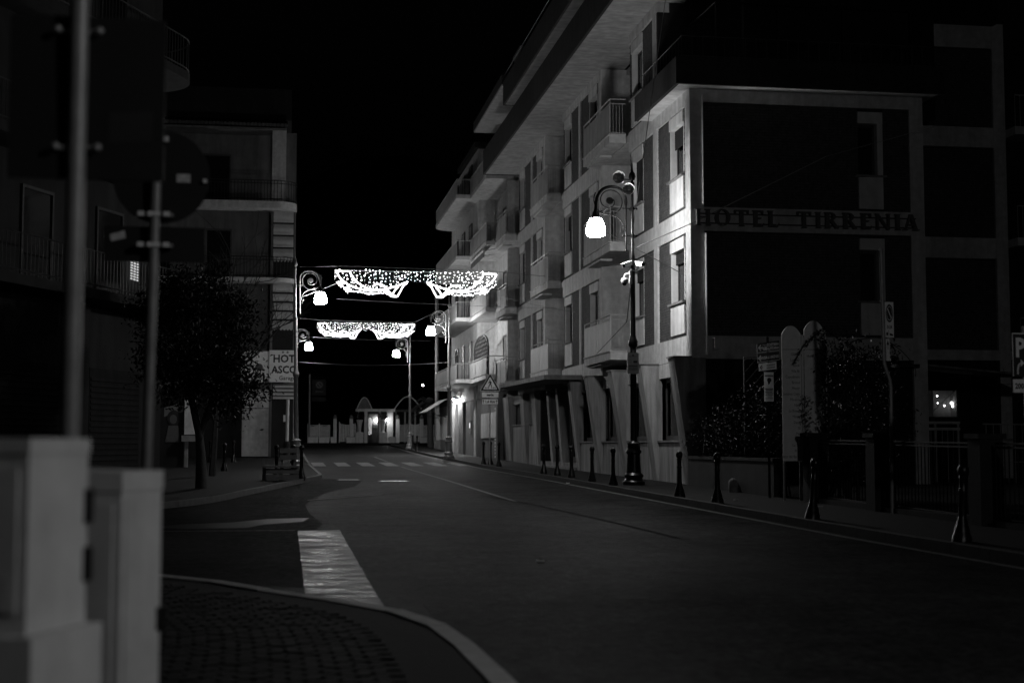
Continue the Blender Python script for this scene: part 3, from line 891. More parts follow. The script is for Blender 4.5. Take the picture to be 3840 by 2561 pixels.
# ================================================================== APARTMENT BUILDING FURTHER ALONG
apt = thing("apartment_building", "pale apartment block with wrapped balconies beyond the hotel, shops below", "apartment block", (10.3, 77, pr(77)))
zs = [4.66, 8.0, 11.35, 14.72]
aw = MB()
aw.box(11.2, 11.5, 69.65, 77.0, 4.0, 17.7)
aw.box(10.3, 10.7, 77.0, 89.6, 3.9, 17.7)
aw.box(10.7, 11.5, 77.0, 77.3, 3.9, 17.69)
aw.box(10.7, 20, 89.2, 89.6, 3.9, 17.69)
aw.build("wall", "plaster", apt)
MB().boxes([(11.5, 20, 69.7, 89.19, .6, 17.6), (10.71, 20, 89.65, 98.9, .6, 3.85)]).build("core", "dark_wall", apt)
MB().boxes([(10.3, 20, 89.61, 99.0, 3.9, 4.2)]).build("shop_roof", "concrete_dark", apt)
# roof with soffit
MB().boxes([(10.05, 20, 76.6, 84.5, 17.71, 18.0)]).build("roof", "concrete_dark", apt)
MB().boxes([(9.3, 12.0, 61.6, 71.2, 17.30, 17.38)]).build("roof_soffit", "soffit", apt)
MB().boxes([(9.28, 12.0, 61.58, 71.25, 17.39, 17.8)]).build("roof_edge", "fascia", apt)
for k, z in enumerate(zs):
    o = MB().box(9.75, 11.199, 69.9, 76.2, z, z + .2).build("balcony", "plaster", apt)
    pn = MB()
    n = 6
    for i in range(n):
        a = 69.95 + i * 6.2 / n
        MB().box(9.77, 9.80, a, a + 6.2 / n - .05, z + .26, z + 1.06).build("front_panel", "panel", o)
    rl = MB().tube([(9.79, 69.9, z + 1.14), (9.79, 76.2, z + 1.14)], .028, 6)
    rl.tube([(9.79, 69.92, z + 1.14), (11.2, 69.92, z + 1.14)], .025, 6)
    for i in range(n + 1): rl.tube([(9.79, 69.92 + i * 6.26 / n, z + .2), (9.79, 69.92 + i * 6.26 / n, z + 1.14)], .016, 5)
    rl.build("handrail", "rail", o)
    # outer balcony with rounded far end
    zb_ = z + .06
    xo, y0, y1 = 9.0, 76.2, 88.3
    poly = [(10.31, y0), (xo, y0)] + [(xo + 1.3 - 1.3 * cos(a), y1 - 1.3 + 1.3 * sin(a)) for a in [pi / 2 * i / 8 for i in range(9)]]
    b = MB(); b.prism([(p[0], p[1]) for p in poly], (0, 0, zb_), (1, 0, 0), (0, 1, 0), (0, 0, .2))
    o = b.build("balcony", "plaster", apt)
    edge = poly[1:]
    pn = MB()
    for (xa, ya), (xb, yb) in zip(edge[:-1], edge[1:]):
        pn.quad((xa + .03, ya, zb_ + .24), (xb + .03, yb, zb_ + .24), (xb + .03, yb, zb_ + .98), (xa + .03, ya, zb_ + .98))
        pn.quad((xa + .06, ya, zb_ + .24), (xa + .06, ya, zb_ + .98), (xb + .06, yb, zb_ + .98), (xb + .06, yb, zb_ + .24))
    pn.build("front_panel", "panel", o)
    MB().tube([(p[0] + .045, p[1], zb_ + 1.04) for p in edge], .025, 6).build("handrail", "rail", o)
    sb = MB()
    for i in range(11):
        xx = 9.05 + i * .12
        bow = .05 * sin(i)
        sb.tube([(xx, y0 + .04, zb_ + .2), (xx, y0 - .03, zb_ + .42), (xx, y0 + .04, zb_ + .62), (xx, y0 + .04, zb_ + 1.04)], .01, 4)
    sb.tube([(9.04, y0 + .04, zb_ + 1.04), (10.3, y0 + .04, zb_ + 1.04)], .02, 5)
    sb.build("end_bars", "rail", o)
    # windows and shutters on the front
    for yy in (79.3, 82.6, 85.9):
        w = MB().boxes([(10.24, 10.298, yy, yy + .07, zb_ + .25, zb_ + 2.5), (10.24, 10.298, yy + 1.2, yy + 1.27, zb_ + .25, zb_ + 2.5), (10.24, 10.298, yy + .07, yy + 1.2, zb_ + 2.43, zb_ + 2.5)]).build("window", "frame", apt)
        sl = MB()
        for i in range(20): sl.box(10.25, 10.285, yy + .08, yy + 1.19, zb_ + .3 + i * .107, zb_ + .37 + i * .107)
        sl.build("slats", "frame_light" if yy < 83 else "concrete_dark", w)
    w = MB().boxes([(11.14, 11.198, 72.0, 72.06, z + .2, z + 2.4), (11.14, 11.198, 73.3, 73.36, z + .2, z + 2.4), (11.14, 11.198, 72.06, 73.3, z + 2.3, z + 2.4)]).build("window", "frame", apt)
    MB().box(11.16, 11.197, 72.06, 73.3, z + .2, z + 2.3).build("pane", "pane", w)
    w = MB().boxes([(10.55, 10.6, 76.93, 76.998, z + .9, z + 2.1), (10.95, 11.0, 76.93, 76.998, z + .9, z + 2.1), (10.6, 10.95, 76.93, 76.998, z + 2.05, z + 2.1)]).build("window", "frame_light", apt) if k != 0 else None
# rolled awning and arm under the third slab, hanging folds
ra = MB().tube([(9.72, 70.4, zs[2] - .18), (9.72, 75.6, zs[2] - .18)], .07, 8)
for i in range(3): ra.tube([(9.72, 70.6 + i * 2.4, zs[2] - .18), (10.6, 70.6 + i * 2.4, zs[2] - .05)], .02, 5)
ra.build("rolled_awning", "awning", apt)
fo = MB()
for i in range(26):
    a = 70.4 + i * .2
    fo.quad((9.72 + .03 * (i % 2), a, zs[2] - .22), (9.72 + .03 * ((i + 1) % 2), a + .2, zs[2] - .22), (9.72 + .05 * ((i + 1) % 2), a + .2, zs[2] - .5 - .04 * ((i + 1) % 2)), (9.72 + .05 * (i % 2), a, zs[2] - .5 - .04 * (i % 2)))
fo.build("awning_valance", "plaster_grey", apt)
# garden trellis on the first balcony (arched lattice)
tr_ = thing("trellis", "dark arched lattice trellis standing on a first floor balcony", "trellis", (10.2, 74, zs[0] + .2))
tx = 9.98
ya_, yb_ = 70.6, 76.0
topf = lambda y: zs[0] + 1.65 + .75 * sqrt(max(0, 1 - ((y - (ya_ + yb_) / 2) / ((yb_ - ya_) / 2)) ** 2))
lat = MB()
arc_ = [(tx, ya_ + (yb_ - ya_) * i / 16, topf(ya_ + (yb_ - ya_) * i / 16)) for i in range(17)]
lat.tube([(tx, ya_, zs[0] + .2)] + arc_ + [(tx, yb_, zs[0] + .2)], .05, 6)
lat.build("frame", "rail_dark", tr_)
ls = MB()
for k in range(-10, 26):
    for sgn in (1, -1):
        pts_ = []
        for i in range(41):
            yy = ya_ + (yb_ - ya_) * i / 40
            zz = zs[0] + .3 + (k * .42 + sgn * (yy - ya_) * .8 if sgn > 0 else k * .42 - (yy - ya_) * .8)
            if zs[0] + .25 < zz < topf(yy): pts_.append((tx + .015 * sgn, yy, zz))
        if len(pts_) > 1: ls.tube([pts_[0], pts_[-1]], .022, 4)
ls.build("lattice", "rail_dark", tr_)
# ground floor of the apartment block
gz = lambda y: pr(y) + PAVE
MB().box(10.3, 10.6, 69.65, 70.2, .5, 3.9).build("end_pier", "plaster_grey", apt)
for q in ([(10.3, 10.7, 77.0, 78.0, .5, 3.9), (10.35, 10.7, 78.0, 83.0, .5, 3.9), (10.3, 10.7, 88.9, 90.6, .6, 3.9), (10.3, 10.7, 90.6, 98.99, .6, 1.7), (10.3, 10.7, 90.6, 98.99, 3.3, 3.9), ]): MB().box(*q).build("ground_wall", "plaster_grey", apt)
MB().box(10.5, 10.7, 70.2, 76.998, .5, 3.9).build("rear_shop_wall", "plaster_grey", apt)
MB().boxes([(10.42, 10.499, 70.6, 76.6, 1.75, 3.05)]).build("notice_panel", "plaster", apt)
MB().tube([(10.22, 77.5, .7), (10.22, 77.5, 4.6)], .07, 8).build("downpipe", "plaster_clean", apt)
sl = MB()
for i in range(15): sl.box(10.30, 10.42, 70.22, 70.58, .75 + i * .17, .86 + i * .17)
sl.build("vent_slats", "plaster_clean", apt)
MB().boxes([(10.55, 10.7, 83.0, 88.9, .6, 3.9)]).build("shop_wall", "plaster_clean", apt)
for yy in (83.05, 84.9, 86.7, 88.4):
    MB().box(10.22, 10.55, yy, yy + .42, .7, 3.9).build("shop_pilaster", "plaster_grey", apt)
for yy in (83.5, 85.35, 87.15):
    d = MB().boxes([(10.44, 10.549, yy, yy + 1.28, .7, 3.2)]).build("shop_door", "white_metal", apt)
    MB().boxes([(10.43, 10.439, yy + .15, yy + 1.12, 1.0, 2.9)]).build("door_panel", "white_metal", d)
MB().boxes([(10.31, 10.5, 90.7, 94.4, 1.72, 3.28)]).build("shop_window", "white_metal", apt)
MB().boxes([(10.31, 10.5, 94.7, 98.7, 1.72, 3.28)]).build("shop_window", "panel", apt)
for yy, lab in ((84.7, "right hand shop wall lamp shining down on white doors"), (87.4, "left hand shop wall lamp shining down on white doors")):
    t = thing("wall_lamp", lab, "wall lamp", (10.3, yy, 4.1), "lamps over the shop doors")
    MB().tube([(10.29, yy, 4.15), (9.95, yy, 4.22)], .025, 6).build("arm", "iron_matt", t)
    MB().lathe([(.03, .12), (.10, .06), (.17, -.02), (.165, -.03), (.09, .04), (.02, .07)], (9.9, yy, 4.16), 14).build("shade", "iron_matt", t, True)
    MB().ball((9.9, yy, 4.14), .085, 10, 7).build("bulb", "shoplamp", t, True)
t = thing("intercom", "small lit intercom panel beside the shop pier", "intercom", (10.34, 80.3, 2.4))
MB().boxes([(10.29, 10.348, 80.1, 80.5, 2.05, 2.75)]).build("housing", "frame_light", t)
MB().boxes([(10.28, 10.289, 80.17, 80.43, 2.35, 2.62)]).build("screen", "intercom", t)
t = thing("shop_awning", "pale shop awning sloping down to a point over the pavement", "awning", (10.3, 94, 4.4))
MB().hexa([(8.95, 92.0, 3.52), (10.3, 92.0, 4.36), (10.3, 97.0, 4.36), (8.95, 97.0, 3.52), (8.95, 92.0, 3.56), (10.3, 92.0, 4.40), (10.3, 97.0, 4.40), (8.95, 97.0, 3.56)]).build("cloth", "awning", t)
MB().tube([(8.95, 92, 3.5), (8.95, 97, 3.5)], .04, 6).build("front_bar", "iron_matt", t)
MB().tube([(8.97, 92.2, 3.5), (10.28, 92.2, 3.2)], .025, 6).tube([(8.97, 96.8, 3.5), (10.28, 96.8, 3.2)], .025, 6).build("arm", "iron_matt", t)
t = tag(MB().tube([(10.48, 100, 1.0), (10.46, 100, 13.2)], .14, 10).lathe([(.2, 0), (.2, .5), (.14, .6)], (10.48, 100, 1.0), 10).build("utility_pole", "plaster_grey"), "tall plain utility pole standing behind the apartment balconies", "pole")

# ================================================================== STREET LAMPS
def make_lamp(matname, loc, label):
    """cast iron lamp post at loc, scroll arm reaching towards -x"""
    t = thing("street_lamp", label, "street lamp", (0, 0, 0), "scroll-armed street lamps")
    MB().lathe([(.29, -.05), (.29, .10), (.24, .14), (.22, .20), (.25, .24), (.25, .27), (.19, .33), (.165, .80), (.20, .84), (.20, .88), (.175, .92), (.16, 1.04), (.185, 1.07), (.10, 1.13), (.09, 1.16)], n=20).build("base", matname, t, True)
    MB().lathe([(.088, 1.14), (.078, 3.52), (.12, 3.58), (.125, 3.68), (.09, 3.76), (.07, 3.84), (.066, 5.66), (.075, 5.70), (.068, 5.76), (.085, 5.80), (.042, 5.96), (.038, 7.70), (.06, 7.74), (.06, 7.80), (.03, 7.84), (.03, 7.90)], n=16).build("post", matname, t, True)
    MB().lathe([(.02, 7.86), (.07, 7.88), (.095, 7.96), (.07, 8.05), (.035, 8.10), (.02, 8.2), (.004, 8.5)], n=14).build("finial", matname, t, True)
    a = MB()
    a.tube([(-.17, 0, 6.06), (-.17, 0, 7.42)], .026, 8)
    a.ball((-.17, 0, 6.04), .04, 8, 5)
    a.lathe([(.035, 7.2), (.045, 7.3), (.03, 7.42)], (-.17, 0, 0), 8)
    arc = catmull([(-.17, 0, 7.40), (-.22, 0, 7.54), (-.36, 0, 7.66), (-.58, 0, 7.69), (-.80, 0, 7.60), (-.93, 0, 7.40), (-.965, 0, 7.15), (-.97, 0, 6.98)], 6)
    a.tube(arc, [.026 + .016 * min(1, i / 20) for i in range(len(arc))], 8)
    sp = []
    for i in range(40):
        an = radians(150) + i * radians(600) / 39
        r = .34 * (1 - i / 39) ** .8 + .09
        sp.append((-.60 + r * cos(an), 0, 7.32 + r * sin(an) * .98))
    a.tube(sp, .015, 7)
    a.build("scroll_arm", matname, t, True)
    MB().lathe([(.03, -.03), (.09, -.028), (.10, -.01), (.10, .01), (.09, .028), (.03, .03)], n=12).build("rosette", matname, t).matrix_local = Matrix.Translation((-.60, 0, 7.32)) @ Matrix.Rotation(pi / 2, 4, 'X')
    s = MB().tube(catmull([(-.84, 0, 7.06), (-.68, 0, 6.98), (-.5, 0, 6.93), (-.34, 0, 6.84), (-.25, 0, 6.70), (-.235, 0, 6.58), (-.27, 0, 6.50), (-.32, 0, 6.52), (-.31, 0, 6.58)], 5), .013, 6)
    s.build("brace", matname, t, True)
    for z in (6.42, 7.13):
        MB().tube([(-.23, 0, z), (.10, 0, z)], .016, 6).ball((-.25, 0, z), .025, 6, 4).ball((.115, 0, z), .03, 6, 4).tube([(0, 0, z - .04), (0, 0, z + .04)], .056, 8).build("clamp", matname, t)
    MB().lathe([(.03, 7.14), (.05, 7.06), (.085, 7.0), (.10, 6.92), (.165, 6.86), (.165, 6.845), (.02, 6.845)], (-.97, 0, 0), 16).build("lamp_cap", "iron", t, True)
    MB().lathe([(.15, 6.842), (.175, 6.80), (.215, 6.70), (.24, 6.58), (.248, 6.48), (.235, 6.42), (.20, 6.395), (.02, 6.39)], (-.97, 0, 0), 20).build("lamp_shade", "lamp", t, True)
    t.location = loc
    return t
LX, LY, LK = 9.18, 37.15, 1.045
lampA = make_lamp("iron", (LX, LY, pr(LY) + PAVE - .02), "black street lamp with cameras and horns beside the hotel corner")
lampB = make_lamp("lampgrey", (.40, 56.0, pr(56) + PAVE), "pale street lamp nearest on the left side, carrying the light garland")
lampB.rotation_euler = (0, radians(.9), pi)
lampA.scale = (LK, LK, LK)
lamps = [lampA, lampB]
for base, x, y, rz, lab in ((lampB, 8.38, 74.0, 0, "pale street lamp before the apartment balconies on the right"),
                            (lampB, .36, 90.0, pi, "farthest left street lamp, its post hidden behind the nearer one"),
                            (lampB, 8.48, 99.0, 0, "farthest right street lamp before the fenced gate"),
                            (lampA, 8.7, -1.5, 0, "black street lamp on the right kerb behind the viewer")):
    l = copy_tree(base, (x, y, pr(y) + PAVE), lab)
    l.rotation_euler = (0, 0, rz)
    l.scale = (1, 1, 1)
    if y < 0:
        for ch in l.children:
            if ch.name.startswith("lamp_shade"):
                ch.data = ch.data.copy(); ch.data.materials[0] = M["lamp_bright"]
    lamps.append(l)

# things mounted on the black lamp
LZ = pr(LY) + PAVE - .02
def horn(c, d, r, label):
    c, d = Vector(c), Vector(d).normalized()
    t = thing("horn_speaker", label, "loudspeaker", tuple(c), "horn speakers on the lamp")
    q = d.to_track_quat('Z', 'Y').to_matrix().to_4x4()
    mb = MB().lathe([(.03, -.26), (.045, -.24), (.05, -.10), (.06, -.04), (r * .6, .06), (r * .85, .14), (r, .2), (r * 1.02, .2), (r * .97, .19), (r * .8, .13), (r * .5, .06), (.05, .0), (.04, -.02)], n=20)
    o = mb.build("horn", "white_metal", None, True)
    o.parent = t; o.matrix_local = q
    o2 = MB().lathe([(.02, -.02), (.05, .02), (.055, .08), (.02, .12)], n=12).build("phase_plug", "signwhite", None, True)
    o2.parent = t; o2.matrix_local = q
    MB().tube([tuple(c), (LX+0.000, LY+0.0000, c.z - .02)], .014, 6).build("bracket", "iron", t)
    return t
horn((LX-0.324, LY+0.0000, LZ + 8.2555), (-.45, -.85, .05), .17, "upper horn loudspeaker turned away to the left on the lamp")
horn((LX-0.094, LY-0.0836, LZ + 7.9420), (-.35, -.9, -.02), .16, "lower horn loudspeaker facing the road on the lamp")

def bullet_cam(c, d, label):
    c, d = Vector(c), Vector(d).normalized()
    t = thing("bullet_camera", label, "camera", tuple(c), "security cameras on the lamp")
    s = d.cross(Vector((0, 0, 1))).normalized(); u = s.cross(d)
    b = MB().obox(c + d * .02, d * .17, s * .055, u * .05)
    b.obox(c + d * .04 + u * .06, d * .21, s * .068, u * .012)
    b.build("housing", "white_metal", t)
    MB().obox(c + d * .191, d * .004, s * .042, u * .036).build("lens_window", "pane", t)
    MB().tube([tuple(c - u * .05 - d * .08), tuple(c - u * .14 - d * .10), (LX+0.000, LY-0.0836, c.z - .16)], .022, 6).build("bracket", "white_metal", t)
bullet_cam((LX-0.167, LY-0.1254, LZ + 5.9147), (-.72, -.62, -.30), "white bullet camera on the lamp aimed left down the street")
bullet_cam((LX+0.146, LY-0.2090, LZ + 5.9147), (.28, -.92, -.14), "white bullet camera on the lamp aimed towards the viewer")
t = thing("dome_camera", "white dome camera hanging from a bent arm on the lamp", "camera", (LX-0.251, LY-0.1045, LZ + 5.4863), "security cameras on the lamp")
MB().box(LX-0.115, LX-0.052, LY-0.1672, LY-0.0418, LZ + 5.3922, LZ + 5.7475).build("mounting_plate", "white_metal", t)
MB().tube(catmull([(LX-0.094, LY-0.1045, LZ + 5.6430), (LX-0.188, LY-0.1045, LZ + 5.6534), (LX-0.240, LY-0.1045, LZ + 5.6221), (LX-0.251, LY-0.1045, LZ + 5.5385)], 4), .03, 8).build("arm", "white_metal", t, True)
MB().lathe([(.04, .07), (.085, .05), (.10, .03), (.10, -.03), (.085, -.07), (.02, -.07)], (LX-0.251, LY-0.1045, LZ + 5.4863), 16).build("body", "white_metal", t, True)
MB().ball((LX-0.251, LY-0.1045, LZ + 5.4079), .068, 12, 8).build("dome", "pane", t, True)
t = thing("notice_board", "white notice plate with camera symbol strapped to the black lamp post", "sign", (LX-0.042, LY-0.1254, LZ + 2.9783))
MB().box(LX-0.199, LX+0.115, LY-0.1463, LY-0.1202, LZ + 2.9783, LZ + 3.5425).build("plate", "signwhite", t)
pm = MB()
for zz, hw_, h in ((.10, .12, .012), (.13, .12, .010), (.16, .12, .014), (.20, .12, .022), (.46, .11, .008)):
    pm.box(LX-0.042 - hw_, LX-0.042 + hw_, LY-0.1515, LY-0.1473, LZ + 2.9783 + zz, LZ + 2.9783 + zz + h)
pm.box(LX-0.031, LX+0.073, LY-0.1515, LY-0.1473, LZ + 3.2708, LZ + 3.3231)
disc(pm, (LX-0.042, LY-0.1505, LZ + 3.4694), .022)
put_text(pm, "AREA", .035, (LX+0.031, LY-0.1515, LZ + 3.2290))
pm.build("print", "inkgrey", t)
fr = MB(); [fr.box(*q) for q in ((LX-0.157, LX-0.073, LY-0.1515, LY-0.1473, LZ + 3.2813, LZ + 3.2865), (LX-0.157, LX-0.073, LY-0.1515, LY-0.1473, LZ + 3.3335, LZ + 3.3388))]
fr.build("symbol", "ink", t)

# ================================================================== CHRISTMAS LIGHT GARLANDS
def garland(yg, xl_, xr_, zt, label, seed):
    r = random.Random(seed)
    W = (xr_ - xl_) / 2; cx = (xr_ + xl_) / 2
    k = W / 958.0
    t = thing("light_garland", label, "light garland", (cx, yg, zt), "garlands over the street")
    def P(x, z, s=1, dy=0): return (cx + s * x * k, yg + dy, zt - z * k)
    MB().tube([P(-958, 0), P(958, 0)], .018, 6).tube([P(-958, 0), P(-958, 110)], .012, 5).tube([P(958, 0), P(958, 110)], .012, 5).build("top_bar", "rail", t)
    curves = [
        [(-940, 12), (-785, 10)],
        [(-785, 10), (-765, 60), (-700, 135), (-610, 190), (-510, 218), (-410, 216), (-320, 196), (-235, 170), (-165, 142), (-110, 118)],
        [(-940, 12), (-915, 65), (-850, 135), (-760, 185), (-650, 218), (-540, 232), (-430, 222), (-360, 205)],
        [(-520, 185), (-490, 160), (-430, 158), (-380, 182), (-330, 240), (-270, 285), (-232, 296)],
        [(-440, 212), (-380, 235), (-320, 280), (-296, 297)],
        [(-296, 297), (-232, 297)],
        [(-232, 297), (-200, 240), (-165, 175), (-120, 135)],
        [(-296, 290), (-262, 225), (-220, 180)],
    ]
    for s in (1, -1):
        for c in curves:
            pts = [P(x, z, s, -.02) for x, z in c]
            if len(pts) > 2: pts = [tuple(p) for p in catmull(pts, 5)]
            MB().tube(pts, .030, 6).build("rope_light", "rope", t)
    # curtain of bulbs
    low = lambda ax: lerp(ax, [0, 90, 160, 240, 300, 420, 520, 640, 800, 880, 958], [150, 140, 130, 190, 250, 262, 268, 262, 232, 180, 120])
    wires = MB(); bulbs = MB()
    x = -945
    while x < 946:
        L = low(abs(x)) * r.uniform(.72, 1.02)
        wires.tube([P(x, 0), P(x, L)], .004, 3, False)
        z = r.uniform(-12, 12)
        while z < L:
            bulbs.octa(P(x + r.uniform(-12, 12), z, 1, r.uniform(-.06, .02)), r.choice((.011, .014, .017, .02, .032)))
            z += r.uniform(26, 58)
        x += r.uniform(24, 50)
    for s in (1, -1):                      # bulbs along the lower hem
        for i in range(46):
            ax = 330 + i * 13.4
            bulbs.octa(P(ax, low(ax) + r.uniform(-14, 12), s, -.03), r.choice((.016, .02, .026)))
    wires.build("hanging_wires", "cable", t)
    o = bulbs.build("bulbs", "bulb", t); o["kind"] = "stuff"
    # star ornaments
    for (x, z, s, R) in ((890, 160, -1, 42), (810, 222, -1, 48), (800, 215, 1, 50), (690, 118, 1, 26)):
        st = MB()
        c = Vector(P(x, z, s, -.05))
        for q in range(8):
            an = q * pi / 4
            e = c + Vector((cos(an), 0, sin(an))) * R * k * (1 if q % 2 == 0 else .8)
            st.tube([tuple(c), tuple(e)], [.022, .008], 5)
        st.build("star", "rope", t)
    return t
garland(56.0, 1.82, 8.30, 8.23, "large glowing light garland of bows and bulbs, nearer of the two", 3)
garland(91.0, 1.88, 8.12, 9.13, "smaller looking glowing light garland, farther down the street", 5)

def wire(pts, label, m="cable", r=.008, sag=0.0, name="span_wire"):
    P = [Vector(p) for p in pts]
    if sag > 0 and len(P) == 2:
        a, b = P
        P = [a.lerp(b, i / 12) - Vector((0, 0, sag * 4 * (i / 12) * (1 - i / 12))) for i in range(13)]
    return tag(MB().tube([tuple(p) for p in P], r, 5).build(name, m), label, "cable")
zB = pr(56) + PAVE
wire([(.44, 56, zB + 7.85), (2.35, 56, 8.40), (8.0, 56, 8.32), (10.74, 56.0, 8.1)], "upper support wire of the near garland from the left lamp", r=.010)
wire([(.40, 56, zB + 6.60), (1.9, 56, 7.72)], "bright tie wire from the left lamp to the garland corner", r=.012)
wire([(1.9, 56, 7.1), (10.74, 56.3, 6.9)], "thin wire below the near garland running to the hotel wall", sag=.05)
wire([(8.3, 56, 7.35), (10.74, 52.6, 6.4)], "guy wire from the near garland to the hotel facade", sag=.06)
wire([(.36, 90, 9.35), (2.0, 91, 9.3), (8.1, 91, 9.25), (9.0, 88, 9.6)], "upper support wire of the far garland", r=.012)
wire([(.36, 90, 8.2), (9.0, 90, 8.0)], "lower wire crossing the street under the far garland", r=.010, sag=.08)
wire([(8.38, 74, 5.7), (.5, 90, 6.6)], "slack wire crossing from the right lamp to the far left lamp", r=.010, sag=.2)
wire([(8.38, 74, 5.75), (8.9, 70, 6.3), (10.2, 58.5, 7.6)], "wire from the right lamp up to a hotel balcony", r=.009)
wire([(LX, LY - .03, LZ + 6.85), (10.32, 37.2, 14.6)], "bright taut cable rising steeply from the lamp to the roof", r=.012)
wire([(LX + .07, LY - .03, LZ + 6.38), (10.76, 36.90, 7.35), (14.6, 36.9, 9.3)], "bright sagging cable from the lamp to the hotel corner", r=.013)
wire([(8.9, 39.5, 7.5), (10.74, 38.2, 6.2), (11.2, 36.9, 5.55)], "thin dark cable running down across the hotel windows", m="cable_dark", r=.010)
wire([(LX - .07, LY, LZ + 5.3), (LX - .12, LY + .2, LZ + 4.4), (9.6, 43.5, 4.25)], "dark cable hanging from the dome camera towards a balcony", m="cable_dark", r=.012)
wire([(17.5, 36.3, 10.1), (14.6, 36.9, 9.3)], "faint cable crossing the dark brick flank upward", r=.006)

# ================================================================== BOLLARDS
def make_bollard(loc, label):
    t = thing("bollard", label, "bollard", (0, 0, 0), "cast iron bollards")
    MB().lathe([(.125, -.05), (.125, .06), (.105, .10), (.10, .14), (.075, .22), (.058, .30), (.054, .32)], n=16).build("base", "iron", t, True)
    MB().lathe([(.054, .31), (.050, .62), (.060, .65), (.048, .68), (.052, .80), (.062, .82), (.048, .85)], n=16).build("shaft", "iron", t, True)
    MB().lathe([(.04, .84), (.066, .86), (.076, .90), (.074, .945), (.05, .985), (.01, 1.0)], n=16).build("cap", "iron", t, True)
    t.location = loc
    return t
B0 = make_bollard((8.48, 30.2, pr(30.2) + PAVE), "black iron bollard just in front of the hotel corner")
for x, y, lab, tilt in ((8.53, 27.6, "black iron bollard standing before the hedge and small stone", 0),
                        (8.53, 22.4, "tilted black iron bollard in front of the twin hotel boards", 4.5),
                        (8.65, 17.4, "largest black iron bollard at the right, before the fence", 3.0),
                        (8.53, 36.8, "black iron bollard immediately left of the black lamp", 0),
                        (8.57, 39.6, "second black iron bollard left of the black lamp", 0),
                        (8.70, 43.2, "black iron bollard right of the hotel entrance piers", 0),
                        (8.69, 45.5, "black iron bollard in front of the bright entrance pier", 0),
                        (8.63, 47.6, "black iron bollard in front of the dark entrance opening", 0),
                        (8.55, 57.4, "black bollard right of the crossing sign post, before the slats", 0),
                        (8.78, 61.4, "black bollard directly beside the crossing sign post", 0),
                        (8.50, 61.6, "black bollard left of the crossing sign post", 0),
                        (8.0 + .45, 93.0, "tiny far bollard on the right kerb left of the far lamp", 0),
                        (8.0 + .45, 96.2, "tiny far bollard on the right kerb beside the far lamp", 0),
                        (-2.18, 52, "dark bollard alone on the left pavement before the shop panel", 0),
                        (-3.40, 66, "far left bollard by the dark shopfront", 0),
                        (-2.38, 66.5, "far bollard right against the left hotel wall panel", 0),
                        (.46, 42.9, "right bollard at the wooden bench, by the kerb", 0),
                        (-.28, 43.9, "left bollard standing behind the wooden bench", 0),
                        (.22, 44.8, "middle bollard behind the wooden bench", 0)):
    b = copy_tree(B0, (x, y, pr(y) + PAVE), lab)
    b.rotation_euler = (radians(-tilt * .3), radians(tilt), 0)

# ================================================================== TRAFFIC SIGNS ON THE RIGHT
def tri_pts(c, r): return [(c[0] + r * cos(a), c[1] + r * sin(a)) for a in (pi / 2, pi / 2 + 2 * pi / 3, pi / 2 + 4 * pi / 3)]
YS_ = 61.0
t = thing("crossing_sign", "triangular pedestrian crossing warning sign with serie and 1,6 Km plates", "road sign", (8.7, YS_, pr(61) + PAVE))
MB().tube([(8.7, YS_ + .05, pr(61)), (8.7, YS_ + .05, 4.3)], .03, 8).build("post", "galv", t)
zc0 = 3.97
def rounded_tri(R, rr, n=4):
    out = []
    for k in range(3):
        a = pi / 2 + 2 * pi * k / 3
        vx, vz = (R - 2 * rr) * cos(a), (R - 2 * rr) * sin(a)
        for i in range(n + 1):
            b = a - pi / 3 + (2 * pi / 3) * i / n
            out.append((vx + rr * cos(b), vz + rr * sin(b)))
    return out
MB().prism(rounded_tri(.52, .035), (8.7, YS_ - .01, zc0), (1, 0, 0), (0, 0, 1), (0, .02, 0)).build("triangle", "signdark", t)
edge = MB()
ro, ri = rounded_tri(.525, .035), rounded_tri(.495, .03)
for i in range(len(ro)):
    j = (i + 1) % len(ro)
    edge.quad(*[(8.7 + q[0], YS_ - .013, zc0 + q[1]) for q in (ri[i], ro[i], ro[j], ri[j])])
edge.build("rim", "signwhite", t)
MB().prism(rounded_tri(.36, .02), (8.7, YS_ - .014, zc0 - .005), (1, 0, 0), (0, 0, 1), (0, .003, 0)).build("face", "signwhite", t)
pic = MB()
def flat(mb, pts, y): n = len(mb.v); mb.v += [(8.7 + p[0], y, zc0 + p[1]) for p in pts]; mb.f.append(tuple(range(n, n + len(pts))))
yy = YS_ - .0165
disc(pic, (8.7 - .01, yy, zc0 + .205), .026, n=12)
for p in ([(-.04, .165), (.03, .17), (.045, .04), (-.02, .04)], [(-.02, .06), (.02, .05), (-.05, -.09), (-.085, -.075)], [(.005, .06), (.045, .05), (.085, -.075), (.05, -.09)],
          [(-.04, .165), (-.02, .14), (-.075, .07), (-.095, .08)], [(.03, .165), (.01, .14), (.07, .075), (.09, .09)]): flat(pic, p, yy)
for i in range(-3, 4):
    x0 = i * .065
    if abs(i) != 0: flat(pic, [(x0 * 1.15 - .014, -.155), (x0 * 1.15 + .02, -.155), (x0 + .018, -.085), (x0 - .008, -.085)], yy + .0004)
pic.build("pictogram", "ink", t)
